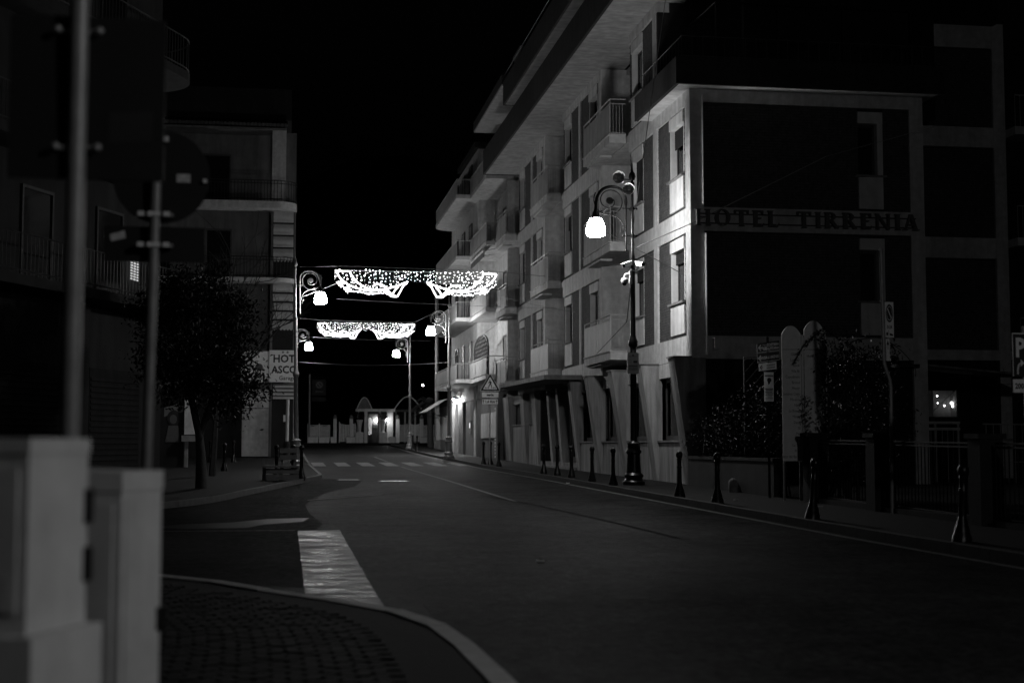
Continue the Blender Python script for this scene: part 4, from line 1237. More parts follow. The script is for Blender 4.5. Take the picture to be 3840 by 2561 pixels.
for z0, z1, x0, x1, nm in ((3.42, 3.67, 8.32, 9.08, "serie"), (3.13, 3.37, 8.34, 9.05, "1,6 Km")):
    p = MB().box(x0, x1, YS_ - .012, YS_ + .01, z0, z1).build("plate", "signwhite", t)
    b = MB()
    fr_ = [(x0, x1, YS_ - .0165, YS_ - .0125, z0, z0 + .012), (x0, x1, YS_ - .0165, YS_ - .0125, z1 - .012, z1), (x0, x0 + .012, YS_ - .0165, YS_ - .0125, z0 + .0122, z1 - .0122), (x1 - .012, x1, YS_ - .0165, YS_ - .0125, z0 + .0122, z1 - .0122)]
    b.boxes(fr_)
    put_text(b, nm, .155 if nm == "serie" else .15, ((x0 + x1) / 2, YS_ - .0135, z0 + .075), bold=.006)
    if nm != "serie":
        for xx in (x0 + .07, x1 - .07):
            b.box(xx - .010, xx + .010, YS_ - .015, YS_ - .0135, z0 + .04, z1 - .06)
            b.tri((xx - .038, YS_ - .0142, z1 - .10), (xx + .038, YS_ - .0142, z1 - .10), (xx, YS_ - .0142, z1 - .03))
    b.build("lettering", "ink", p)

# direction signs on a post beside the boards
yd = 29.5
t = thing("direction_sign", "post with stacked arrow direction signs beside the twin hotel boards", "road sign", (10.30, yd, pr(29.5) + PAVE))
MB().tube([(10.30, yd + .05, pr(29.5)), (10.30, yd + .05, 3.72)], .028, 8).build("post", "iron_matt", t)
tl = .07
def tilted_plate(x0, x1, z0, z1, m, parent, slope=.13):
    d = (x1 - x0) * slope
    return MB().hexa([(x0, yd - .012, z0), (x1, yd - .012, z0 + d), (x1, yd + .012, z0 + d), (x0, yd + .012, z0), (x0, yd - .012, z1), (x1, yd - .012, z1 + d), (x1, yd + .012, z1 + d), (x0, yd + .012, z1)]).build("plate", m, parent)
def larrow(b, x, z, s, y):
    b.quad((x, y, z), (x + s * .5, y, z - s * .55), (x + s * .62, y, z - s * .38), (x + s * .22, y, z))
    b.quad((x, y, z), (x + s * .22, y, z), (x + s * .62, y, z + s * .38), (x + s * .5, y, z + s * .55))
    b.quad((x + s * .15, y, z - s * .1), (x + s * .75, y, z - s * .1), (x + s * .75, y, z + s * .1), (x + s * .15, y, z + s * .1))
uu, ww = (1, 0, .13), (0, 0, 1)
p = tilted_plate(10.04, 10.54, 3.36, 3.575, "signdark", t)
b = MB(); larrow(b, 10.055, 3.475, .12, yd - .0135)
put_text(b, "COSTIERA", .082, (10.53, yd - .0135, 3.545), uu, ww, bold=.003, align='RIGHT', sx=.72)
put_text(b, "AMALFITANA", .082, (10.53, yd - .0135, 3.465), uu, ww, bold=.003, align='RIGHT', sx=.72)
put_text(b, "SS 163", .06, (10.20, yd - .0135, 3.46), uu, ww, bold=.002, sx=.7)
b.boxes([(10.15, 10.25, yd - .0150, yd - .0128, 3.53, 3.535)])
b.quad((10.04, yd - .0135, 3.362), (10.54, yd - .0135, 3.427), (10.54, yd - .0135, 3.437), (10.04, yd - .0135, 3.372)); b.build("lettering", "signwhite", p)
p = tilted_plate(10.045, 10.54, 3.15, 3.345, "signdark", t)
b = MB(); larrow(b, 10.055, 3.25, .12, yd - .0135)
put_text(b, "MASSA LUBRENSE", .085, (10.525, yd - .0135, 3.275), uu, ww, bold=.003, align='RIGHT', sx=.62)
b.quad((10.045, yd - .0135, 3.152), (10.54, yd - .0135, 3.216), (10.54, yd - .0135, 3.226), (10.045, yd - .0135, 3.162)); b.build("lettering", "signwhite", p)
p = tilted_plate(10.08, 10.47, 2.97, 3.135, "signwhite", t)
b = MB(); larrow(b, 10.09, 3.05, .10, yd - .0135)
for i in range(2):
    z0 = 3.055 - i * .055
    for j in range(9): b.quad(*[(10.25 + j * .022, yd - .0135, z0 + .022 + j * .003), (10.262 + j * .022, yd - .0135, z0 + .022 + j * .003), (10.262 + j * .022, yd - .0135, z0 + .055 + j * .003), (10.25 + j * .022, yd - .0135, z0 + .055 + j * .003)])
b.build("lettering", "inkgrey", p)
p = MB().box(10.19, 10.40, yd - .02, yd + .0, 2.32, 2.95).build("notice_plate", "signwhite", t)
b = MB()
b.box(10.20, 10.39, yd - .0245, yd - .0205, 2.86, 2.885)
disc(b, (10.30, yd - .022, 2.78), .05, n=14); b.quad((10.26, yd - .0222, 2.76), (10.34, yd - .0222, 2.80), (10.31, yd - .0222, 2.70), (10.28, yd - .0222, 2.68))
for i, h in enumerate((.02, .02, .014, .014, .010, .010, .010, .008)): b.box(10.205 + (i % 2) * .01, 10.385 - (i % 3) * .012, yd - .0245, yd - .0205, 2.58 - i * .032, 2.58 - i * .032 + h)
b.build("print", "ink", p)

# twin hotel name boards
for bi, (x0, x1, zt, zs_, yb, lab, names) in enumerate((
        (10.17, 10.58, 3.86, 3.69, 28.30, "left white name board with rounded top listing hotels", ["Glicine", "Loreley", "Rivoli", "Villa Ri", "Capodimon", "Bristol", "Mover", "Settimo Cielo", "Minerva", "Nice", "La Rosari", "Miram", "Desir", "El", "Plaz", "Gard", "La Ter", "Presi", "Palazzo del Baron"]),
        (10.637, 11.06, 3.97, 3.78, 28.24, "right white name board with rounded top half covered by ivy", ["Hotel", "", "", "", "", "", "", "", "", "", "", "", "", "", "Belv", "", "", "Romantic"]))):
    t = thing("name_board", lab, "board", (x0, yb, pr(28) + PAVE), "twin boards listing hotels")
    w = x1 - x0
    poly = [(0, 0), (w, 0), (w, zs_ - 1.05 - (0 if bi == 0 else .02))]
    for i in range(1, 10):
        a = i / 10
        poly.append((w * (1 - a), zs_ - 1.05 + (zt - zs_) * sin(pi * a) ** .8))
    poly.append((0, zs_ - 1.05))
    MB().prism(poly, (x0, yb, 1.05), (1, 0, .0), (0, 0, 1), (0, .025, 0)).build("panel", "signwhite", t)
    MB().box(x1 + .001, x1 + .05, yb - .03, yb + .04, 1.04, zs_ - .02).build("edge_post", "white_metal", t)
    for xx in (x0 + .03, x1 - .03): MB().tube([(xx, yb + .045, .15), (xx, yb + .045, 1.2)], .022, 6).build("leg", "galv", t)
    b = MB()
    for i, nm in enumerate(names):
        if nm: put_text(b, nm, .082, (x1 - .03 if bi == 0 else x0 + .05, yb - .002, 3.24 - i * .118 if bi == 0 else 3.2 - i * .118), align='RIGHT' if bi == 0 else 'LEFT', sx=.8)
    b.quad((x0 + .02, yb - .002, 3.36), (x1 - .02, yb - .002, 3.36), (x1 - .02, yb - .002, 3.368), (x0 + .02, yb - .002, 3.368))
    b.quad((x0 + .02, yb - .002, 1.26), (x1 - .02, yb - .002, 1.26), (x1 - .02, yb - .002, 1.266), (x0 + .02, yb - .002, 1.266)) if bi else None
    b.build("lettering", "ink", t)

# no parking sign on its cranked pole
yn_ = 23.7
t = thing("no_parking_sign", "no parking sign marked 0-24 on a cranked grey pole", "road sign", (10.52, yn_, pr(23.7) + PAVE))
MB().tube([(10.52, yn_ + .05, .1), (10.535, yn_ + .05, 2.40), (10.52, yn_ + .05, 2.52), (10.43, yn_ + .05, 2.78), (10.415, yn_ + .05, 2.90), (10.40, yn_ + .05, 4.85)], .035, 8).build("pole", "galv", t)
p = MB().box(10.425, 10.585, yn_ - .012, yn_ + .01, 3.27, 3.90).build("plate", "signwhite", t)
b = MB(); c = (10.505, yn_ - .0135, 3.70)
disc(b, c, .16, u=(.42, 0, 0), w=(0, 0, 1), n=24); b.build("roundel", "signdark", p)
b = MB(); disc(b, (c[0], c[1] - .001, c[2]), .125, u=(.42, 0, 0), w=(0, 0, 1), r0=.115, n=24)
b.quad((10.464, yn_ - .0148, 3.785), (10.474, yn_ - .0148, 3.80), (10.546, yn_ - .0148, 3.615), (10.536, yn_ - .0148, 3.60)); b.build("ring", "signwhite", p)
b = MB(); put_text(b, "0-24", .085, (10.505, yn_ - .0135, 3.43), bold=.003, sx=.6)
b.quad((10.44, yn_ - .0135, 3.31), (10.48, yn_ - .0135, 3.31), (10.48, yn_ - .0135, 3.36), (10.44, yn_ - .0135, 3.36)); b.quad((10.465, yn_ - .0136, 3.35), (10.473, yn_ - .0136, 3.35), (10.485, yn_ - .0136, 3.40), (10.48, yn_ - .0136, 3.40))
b.quad((10.50, yn_ - .0135, 3.31), (10.565, yn_ - .0135, 3.30), (10.565, yn_ - .0135, 3.33), (10.51, yn_ - .0135, 3.35)); b.build("print", "ink", p)
p = MB().box(10.435, 10.50, yn_ - .012, yn_ + .01, 2.86, 3.245).build("arrow_plate", "signwhite", t)
b = MB().box(10.462, 10.472, yn_ - .015, yn_ - .0125, 3.06, 3.18); b.tri((10.442, yn_ - .0142, 3.14), (10.492, yn_ - .0142, 3.14), (10.467, yn_ - .0142, 3.23)); b.build("arrow", "ink", p)
# parking sign cut by the right edge of the view
t = thing("parking_sign", "dark parking sign with white P, arrow and 200 m plate", "road sign", (9.95, 18, pr(18) + PAVE))
MB().tube([(9.95, 18.05, .1), (9.95, 18.05, 3.0)], .03, 8).build("post", "galv", t)
p = MB().box(9.735, 10.13, 17.985, 18.0, 2.31, 2.90).build("plate", "signdark", t)
b = MB(); put_text(b, "P", .36, (9.775, 17.983, 2.58), bold=.012, align='LEFT', sx=.75)
arr = catmull([(9.81, 17.983, 2.34), (9.81, 17.983, 2.41), (9.83, 17.983, 2.47), (9.86, 17.983, 2.49)], 4)
for a, c in zip(arr[:-1], arr[1:]): b.quad((a.x - .015, a.y, a.z), (a.x + .012, a.y, a.z - .005), (c.x + .012, c.y, c.z - .015), (c.x - .015, c.y, c.z + .01))
b.tri((9.85, 17.983, 2.44), (9.90, 17.983, 2.49), (9.85, 17.983, 2.545)); b.build("lettering", "signwhite", p)
MB().boxes([(9.735, 10.13, 17.981, 17.9845, 2.885, 2.90), (9.735, 9.742, 17.981, 17.9845, 2.31, 2.8848)]).build("rim", "signwhite", p)
p = MB().box(9.735, 10.13, 17.985, 18.0, 2.09, 2.27).build("distance_plate", "signwhite", t)
b = MB(); put_text(b, "200 m", .10, (9.76, 17.983, 2.145), bold=.004, align='LEFT', sx=.85); b.build("lettering", "ink", p)

# ================================================================== YARD EDGE ON THE RIGHT
t = tag(MB().boxes([(10.52, 10.72, 29.9, 36.6, .1, 1.02), (10.49, 10.75, 29.88, 36.62, 1.021, 1.09)]).build("low_wall", "concrete_dark"), "low dark garden wall under the hedge right of the hotel corner", "wall")
t = thing("boundary_stone", "small pale rounded stone standing at the foot of the garden wall", "stone", (10.42, 32.4, pr(32.4) + PAVE))
MB().lathe([(.11, -.05), (.115, .12), (.11, .24), (.08, .30), (.03, .33)], (10.40, 32.4, pr(32.4) + PAVE), 10).build("block", "concrete", t, True)

def leaves(mb, n, f, size, rr):
    for _ in range(n):
        c = Vector(f())
        a = Vector((rr.gauss(0, 1), rr.gauss(0, 1), rr.gauss(0, 1))).normalized()
        b_ = a.cross(Vector((rr.gauss(0, 1), rr.gauss(0, 1), rr.gauss(0, 1)))).normalized()
        L = size * rr.uniform(.6, 1.25); W_ = L * .42
        nrm = a.cross(b_) * (L * .12)
        p0, p1, p2, p3 = c - a * L * .5, c + b_ * W_ * .5 + nrm, c + a * L * .5, c - b_ * W_ * .5 + nrm
        i = len(mb.v); mb.v += [tuple(p0), tuple(p1), tuple(p2), tuple(p3)]
        mb.f += [(i, i + 1, i + 2), (i, i + 2, i + 3)]
    return mb
rr = random.Random(4)
def blob(cs):
    tot_ = [c[3] * c[4] * c[5] for c in cs]
    def f():
        c = rr.choices(cs, tot_)[0]
        while True:
            v = (rr.uniform(-1, 1), rr.uniform(-1, 1), rr.uniform(-1, 1))
            l = v[0] ** 2 + v[1] ** 2 + v[2] ** 2
            if .25 < l < 1: break
        return (c[0] + v[0] * c[3], c[1] + v[1] * c[4], c[2] + v[2] * c[5])
    return f
def clump(cs, n, sg):
    f = blob(cs); cc = [f() for _ in range(n)]
    def g_():
        c = rr.choice(cc); return (c[0] + rr.gauss(0, sg), c[1] + rr.gauss(0, sg), c[2] + rr.gauss(0, sg * .8))
    return g_
t = thing("hedge_shrub", "glossy leaved shrub spilling over the low wall beside the hotel corner", "shrub", (11.0, 33, 1.05))
cs = [(10.85, 33.6, 1.75, .55, 1.6, .55), (10.8, 31.8, 1.95, .5, 1.3, .7), (10.95, 30.6, 2.35, .45, .8, .6), (10.8, 35.2, 1.55, .45, .9, .4)]
MB_l = leaves(MB(), 5200, clump(cs, 75, .17), .08, rr); o = MB_l.build("foliage", "leaf", t); o["kind"] = "stuff"
st = MB()
for i in range(22):
    x0, y0 = 10.8 + rr.uniform(-.15, .3), 30.2 + i * .26
    st.tube([(x0, y0, .2), (x0 + rr.uniform(-.1, .1), y0 + rr.uniform(-.2, .2), 1.1), (x0 + rr.uniform(-.3, .3), y0 + rr.uniform(-.4, .4), 2.0)], [.025, .018, .006], 4)
st.build("stems", "bark", t)
t = thing("ivy_bush", "dense dark climbing bush smothering the right name board", "shrub", (11.4, 28.3, pr(28) + PAVE))
cs = [(11.45, 28.5, 2.6, .42, .8, 1.0), (11.5, 28.4, 1.5, .5, .8, .9), (11.75, 28.3, 3.2, .5, .6, .5), (12.3, 28.6, 3.05, .5, .6, .45), (11.45, 28.0, 1.9, .4, .35, .7), (12.2, 28.8, 1.9, .7, .8, 1.2)]
o = leaves(MB(), 7500, clump(cs, 90, .18), .09, rr).build("foliage", "leaf", t); o["kind"] = "stuff"
st = MB()
for i in range(16):
    st.tube([(11.4 + rr.uniform(-.3, .5), 28.5, .2), (11.4 + rr.uniform(-.4, .6), 28.4, 1.6), (11.4 + rr.uniform(-.5, .9), 28.2 + rr.uniform(-.3, .3), 3.2 + rr.uniform(-.3, .4))], [.03, .02, .006], 4)
st.tube(catmull([(11.3, 28.0, 3.55), (11.0, 27.98, 3.78), (10.8, 27.98, 3.66), (10.62, 28.2, 3.45), (10.42, 28.2, 3.12), (10.36, 28.2, 3.05)], 5), .012, 5)
st.tube(catmull([(11.5, 28.0, 3.5), (12.1, 27.9, 3.6), (12.6, 27.9, 3.35), (12.9, 27.9, 3.0), (12.92, 27.9, 2.8)], 5), .010, 5)
st.build("stems", "bark", t)
lv = MB()
P_ = catmull([(11.3, 27.98, 3.55), (11.0, 27.96, 3.78), (10.8, 27.96, 3.66), (10.62, 28.18, 3.45), (10.42, 28.18, 3.12)], 8)
leaves(lv, 150, lambda: tuple(rr.choice(P_) + Vector((rr.gauss(0, .03), rr.gauss(0, .02), rr.gauss(0, .04)))), .06, rr)
leaves(lv, 900, lambda: (10.93 + abs(rr.gauss(0, .09)) * -1 + .12, 28.05, rr.uniform(1.3, 3.7)), .07, rr)
leaves(lv, 220, lambda: (10.62 + rr.gauss(0, .07), 28.15, rr.uniform(1.5, 2.4)), .06, rr)
lv.build("runner_leaves", "leaf", t)["kind"] = "stuff"
# lattice trellis on the flank
t = thing("trellis", "faint diamond lattice trellis above the hedge by the hotel flank", "trellis", (11.4, 33.9, 1.1))
ls = MB()
for i in range(-8, 14):
    for sgn in (1, -1):
        pts_ = []
        for j in range(31):
            xx = 11.2 + j * .06; zz = 1.2 + i * .28 + sgn * (xx - 11.2) * 1.1
            if 1.1 < zz < 3.55: pts_.append((xx, 33.9 + .01 * sgn, zz))
        if len(pts_) > 1: ls.tube([pts_[0], pts_[-1]], .014, 4)
ls.build("lattice", "concrete_dark", t)
MB().tube([(11.2, 33.9, .4), (11.2, 33.9, 3.55), (13.0, 33.9, 3.55), (13.0, 33.9, .4)], .025, 5).build("frame", "wood", t)

def iron_fence(y0, y1, x, label, name="iron_fence", h=1.25):
    t = thing(name, label, "fence", (x, y0, pr(y0) + PAVE))
    n = int((y1 - y0) / .13)
    b = MB()
    for i in range(n + 1):
        yy = y0 + (y1 - y0) * i / n
        b.tube([(x, yy, zg(yy) + .12), (x, yy, zg(yy) + h - .03)], .010, 4)
    b.build("bars", "iron_matt", t)
    for dz in (.12, h - .06, h):
        MB().tube([(x, y0, zg(y0) + dz), (x, y1, zg(y1) + dz)], .018, 5).build("rail", "iron_matt", t)
    MB().boxes([(x - .1, x + .1, y0, y1, 0, zg((y0 + y1) / 2) + .1)]).build("footing", "concrete_dark", t)
iron_fence(24.9, 27.4, 10.62, "dark barred gate between the name boards and the cranked pole", "iron_gate")
iron_fence(20.9, 24.1, 10.62, "dark barred fence right of the cranked pole")
iron_fence(15.0, 20.2, 10.62, "dark barred fence at the right edge in front of the white box")
for yy, lab in ((24.5, "dark gate pillar behind the cranked sign pole"), (20.55, "dark gate pillar behind the largest bollard"), (27.7, "dark gate pillar beside the ivy bush")):
    t = thing("gate_pillar", lab, "pillar", (10.62, yy, zg(yy)))
    MB().box(10.44, 10.82, yy - .2, yy + .2, 0, zg(yy) + 1.32).build("shaft", "concrete_dark", t)
    MB().boxes([(10.40, 10.86, yy - .24, yy + .24, zg(yy) + 1.321, zg(yy) + 1.40)]).build("cap", "concrete_dark", t)
t = thing("meter_cabinet", "white cabinet glimpsed through the fence bars at the right edge", "cabinet", (11.05, 19.3, zg(19.3)))
MB().boxes([(10.93, 11.55, 19.3, 19.7, .10, .78)]).build("body", "white_metal", t)
MB().boxes([(10.91, 11.57, 19.28, 19.72, .80, .95)]).build("lid", "white_metal", t)
# railing stair and lit window in the yard
t = thing("yard_railing", "pale horizontal handrails in front of the lit yard window", "railing", (18, 38, .3))
MB().tube([(17.2, 38.4, 2.02), (19.1, 38.4, 2.02)], .045, 6).build("top_rail", "plaster_clean", t)
MB().tube([(17.0, 38.4, 1.84), (19.1, 38.4, 1.84)], .045, 6).build("lower_rail", "plaster_clean", t)
b = MB()
for i in range(12): b.tube([(17.2 + i * .17, 38.4, .3), (17.2 + i * .17, 38.4, 1.84)], .010, 4)
for x in (17.1, 18.35, 19.05): b.tube([(x, 38.4, .3), (x, 38.4, 2.02)], .035, 6)
b.build("bars", "rail", t)
t = thing("stair_railing", "thin barred railing further right behind the fence", "railing", (20.5, 38, .3))
b = MB()
for i in range(11): b.tube([(19.7 + i * .22, 38, .3), (19.7 + i * .22, 38, 1.98)], .012, 4)
b.tube([(19.6, 38, 1.98), (22.2, 38, 1.95)], .02, 5); b.tube([(19.6, 38, .9), (22.2, 38, .9)], .015, 5)
b.build("bars", "rail", t)
t = thing("lean_to_roof", "sagging lean-to roof edge over the yard with bare creepers", "roof", (19, 37, 3.4))
MB().hexa([(17.6, 37.0, 3.55), (21.4, 37.0, 3.22), (21.4, 41.3, 3.5), (17.6, 41.3, 3.8), (17.6, 37.0, 3.61), (21.4, 37.0, 3.28), (21.4, 41.3, 3.56), (17.6, 41.3, 3.86)]).build("sheet", "concrete_dark", t)
MB().tube([(17.5, 36.96, 3.58), (21.4, 36.96, 3.24)], .03, 6).build("gutter", "concrete", t)
MB().boxes([(21.2, 21.35, 37.1, 37.25, .2, 3.2)]).build("post", "concrete_dark", t)
cr = MB()
for i in range(14):
    x0 = 17.6 + rr.uniform(0, 3.6)
    cr.tube(catmull([(x0, 36.9, 3.5), (x0 + rr.uniform(-.3, .3), 36.85, 3.3), (x0 + rr.uniform(-.5, .7), 36.8, 3.0 + rr.uniform(-.2, .3)), (x0 + rr.uniform(-.8, 1.0), 36.8, 2.7 + rr.uniform(-.4, .4))], 3), .007, 4)
cr.build("creepers", "bark", t)
t = thing("lit_room", "lit ground floor window with lamps glowing behind the yard railing", "window", (19.6, 41.3, 2.1))
MB().boxes([(18.0, 19.5, 41.25, 41.35, .3, 4.0), (20.5, 21.9, 41.25, 41.35, .3, 4.0), (19.5, 20.5, 41.25, 41.35, .3, 2.22), (19.5, 20.5, 41.25, 41.35, 3.08, 4.0)]).build("wall", "dark_wall", t)
MB().boxes([(19.5, 20.5, 41.80, 41.84, 2.1, 3.2), (19.4, 19.5, 41.36, 41.84, 2.1, 3.2), (20.5, 20.6, 41.36, 41.84, 2.1, 3.2), (19.5, 20.5, 41.36, 41.84, 2.12, 2.2), (19.5, 20.5, 41.36, 41.84, 3.1, 3.2)]).build("room_walls", "plaster_grey", t)
b = MB()
for x, z, r_ in ((19.97, 2.90, .028), (19.98, 2.68, .022), (20.2, 2.60, .030), (20.44, 2.68, .05), (20.47, 2.58, .035)): b.ball((x, 41.6, z), r_, 8, 5)
b.build("lamps", "roomlamp", t)
MB().boxes([(19.5, 19.53, 41.3, 41.345, 2.22, 3.08), (20.47, 20.5, 41.3, 41.345, 2.22, 3.08), (19.53, 20.47, 41.3, 41.345, 3.05, 3.08), (19.53, 20.47, 41.3, 41.345, 2.22, 2.25)]).build("frame", "frame", t)
cu_ = MB()
for i in range(9): cu_.quad((19.54 + i * .025, 41.40 + .02 * (i % 2), 2.26), (19.565 + i * .025, 41.40 + .02 * ((i + 1) % 2), 2.26), (19.565 + i * .025, 41.40 + .02 * ((i + 1) % 2), 3.05), (19.54 + i * .025, 41.40 + .02 * (i % 2), 3.05))
cu_.build("curtain", "awning", t)
t = thing("floodlight", "small round floodlight on the hotel flank above the yard", "floodlight", (16.5, 36.8, 3.6))
MB().tube([(16.45, 36.93, 3.75), (16.45, 36.70, 3.72)], .09, 10).build("housing", "iron_matt", t)
MB().lathe([(.11, -.03), (.12, .02), (.06, .06)], (16.40, 36.70, 3.52), 12).build("reflector", "galv", t, True)
# ================================================================== HOTEL ON THE LEFT (front y = 76)
lh = thing("hotel_building", "grey hotel block on the left with rounded balconies and roof tiles", "hotel", (-3, 76, gz(76)))
HY = 76.0
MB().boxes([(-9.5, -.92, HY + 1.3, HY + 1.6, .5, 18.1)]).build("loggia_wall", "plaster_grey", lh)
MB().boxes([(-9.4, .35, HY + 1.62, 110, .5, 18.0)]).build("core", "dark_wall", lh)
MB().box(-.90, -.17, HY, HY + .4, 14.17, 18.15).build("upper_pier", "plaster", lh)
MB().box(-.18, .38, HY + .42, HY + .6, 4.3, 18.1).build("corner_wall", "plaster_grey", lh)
MB().box(-.92, -.80, HY + .02, HY + 1.3, .6, 13.7).build("pier", "plaster_grey", lh)
MB().box(-9.5, -.93, HY + .3, HY + 1.28, 4.35, 4.6).build("first_slab", "plaster_grey", lh)
MB().boxes([(-9.6, -.15, HY - .15, HY + 1.6, 18.12, 18.22)]).build("eave", "plaster_grey", lh)
rf = MB()
for i in range(48): rf.tube([(-9.5 + i * .198, HY - .35, 18.34), (-9.5 + i * .198, HY + 2.0, 19.0)], .11, 6)
rf.build("roof_tiles", "roof", lh)["kind"] = "stuff"
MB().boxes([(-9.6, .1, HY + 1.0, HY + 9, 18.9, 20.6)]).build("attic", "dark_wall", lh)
def round_slab(z0, z1, m="plaster"):
    poly = [(-9.5, HY - .9), (-.6, HY - .9)] + [(-.6 + 1.02 * sin(a), HY + .1 - 1.0 * cos(a)) for a in [pi / 2 * i / 8 for i in range(1, 9)]] + [(.42, HY + .38), (-9.5, HY + .38)]
    return MB().prism(poly, (0, 0, z0), (1, 0, 0), (0, 1, 0), (0, 0, z1 - z0)), poly
for z0, z1 in ((13.80, 14.16), (9.90, 10.12)):
    b, poly = round_slab(z0, z1)
    o = b.build("balcony", "plaster", lh)
    edge = [(p[0], p[1] + .06) for p in poly[:-2]]
    bars = MB()
    for (xa, ya), (xb, yb) in zip(edge[:-1], edge[1:]):
        L = sqrt((xb - xa) ** 2 + (yb - ya) ** 2); n = max(1, int(L / .17))
        for i in range(n): bars.tube([(xa + (xb - xa) * i / n, ya + (yb - ya) * i / n, z1), (xa + (xb - xa) * i / n, ya + (yb - ya) * i / n, z1 + 1.08)], .014, 4)
    for dz in (.12, .95, 1.1): bars.tube([(p[0], p[1], z1 + dz) for p in edge], .022, 5)
    bars.build("railing", "iron_matt", o)
for x0, x1, z in ((-4.6, -3.1, 14.2), (-7.6, -6.2, 14.2), (-4.4, -3.0, 10.15), (-7.6, -6.2, 10.15), (-4.4, -3.0, 6.6)):
    d = MB().boxes([(x0, x0 + .08, HY + 1.22, HY + 1.298, z, z + 2.8), (x1 - .08, x1, HY + 1.22, HY + 1.298, z, z + 2.8), (x0 + .08, x1 - .08, HY + 1.22, HY + 1.298, z + 2.7, z + 2.8)]).build("balcony_door", "frame", lh)
    MB().box(x0 + .08, x1 - .08, HY + 1.25, HY + 1.297, z, z + 2.7).build("pane", "pane", d)
def drop_awning(x0, x1, z0, z1, folds):
    b = MB()
    n = folds * 6
    for i in range(n):
        za, zb_ = z1 - (z1 - z0) * i / n, z1 - (z1 - z0) * (i + 1) / n
        ya = HY - .02 - .10 * abs(sin(pi * i / 6)); yb = HY - .02 - .10 * abs(sin(pi * (i + 1) / 6))
        b.quad((x0, ya, za), (x0, yb, zb_), (x1, yb, zb_), (x1, ya, za))
        b.quad((x0, ya + .01, za), (x1, ya + .01, za), (x1, yb + .01, zb_), (x0, yb + .01, zb_))
    m = 6
    for i in range(m):
        xa, xb = x0 + (x1 - x0) * i / m, x0 + (x1 - x0) * (i + 1) / m
        b.tri((xa, HY - .03, z0), ((xa + xb) / 2, HY - .03, z0 - .09), (xb, HY - .03, z0))
    o = b.build("drop_awning", "awning", lh)
    for i in range(1, folds): MB().box(x0 - .02, x1 + .02, HY - .16, HY - .125, z1 - (z1 - z0) * i / folds - .06, z1 - (z1 - z0) * i / folds + .03).build("batten", "concrete_dark", o)
drop_awning(-.79, .26, 11.15, 13.78, 4)
drop_awning(-.78, .28, 7.50, 9.88, 5)
MB().boxes([(-.79, .30, HY + .3, HY + .41, 6.4, 13.78)]).build("loggia_back", "dark_wall", lh)
t = thing("hotel_sign", "white lightbox sign with dark letters HOT and ASCO and Garage", "sign", (-.3, HY - .1, 4.7))
MB().box(-.93, .36, HY - .18, HY - .02, 4.68, 6.36).build("panel", "signwhite", t)
MB().box(-2.40, -.96, HY - .16, HY - .02, 4.66, 6.30).build("side_panel", "signwhite", t)
b = MB()
put_text(b, "HOT", .56, (-.74, HY - .183, 5.73), bold=.016, align='LEFT', sx=.95)
put_text(b, "ASCO", .54, (-.80, HY - .183, 5.16), bold=.016, align='LEFT', sx=.92)
put_text(b, "Garage", .30, (-.42, HY - .183, 4.80), bold=.004, align='LEFT')
b.build("lettering", "ink", t)
b = MB()
for cx_, m_ in ((-.22, 0), (.02, 1)):
    for q in range(5):
        a = pi / 2 + q * 2 * pi / 5
        b.tri((cx_ + .09 * cos(a), HY - .184, 6.26 + .09 * sin(a)), (cx_ + .035 * cos(a + .63), HY - .184, 6.26 + .035 * sin(a + .63)), (cx_ + .035 * cos(a - .63), HY - .184, 6.26 + .035 * sin(a - .63)))
    disc(b, (cx_, HY - .184, 6.26), .036, n=10)
b.build("stars", "inkgrey", t)
b = MB(); disc(b, (-1.45, HY - .164, 5.45), .2, r0=.0); disc(b, (-1.42, HY - .166, 5.0), .14); b.build("emblem", "inkgrey", t)
MB().box(-2.30, -.93, HY - .05, HY + .02, gz(76) + .05, 4.30).build("shop_panel", "plaster", lh)
MB().box(-2.28, -.95, HY - .062, HY - .052, 3.29, 3.32).build("panel_joint", "concrete_dark", lh)
MB().boxes([(-9.5, -2.32, HY + .1, HY + .3, .5, 4.34)]).build("dark_shopfront", "dark_wall", lh)
MB().boxes([(-.72, .38, HY - .05, HY + .02, 3.82, 4.62)]).build("shutter_housing", "plaster_grey", lh)
for i in range(4): MB().box(-.72, .36, HY - .09, HY - .055, 3.80 + i * .2, 3.90 + i * .2).build("shutter_slat", "plaster", lh)
MB().box(-.78, .35, HY + .45, HY + .5, .5, 3.8).build("doorway", "dark_wall", lh)
t = thing("white_post", "slim white post with a small plate in the left hotel doorway", "post", (.04, HY - .3, gz(76)))
MB().tube([(.03, HY - .3, gz(76)), (.06, HY - .3, 3.76)], .09, 10).build("shaft", "plaster_clean", t)
MB().lathe([(.16, 0), (.16, .75), (.10, .85)], (.03, HY - .3, gz(76)), 12).build("base", "concrete_dark", t)
MB().box(-.16, -.04, HY - .36, HY - .33, 2.6, 2.95).build("plate", "signwhite", t)

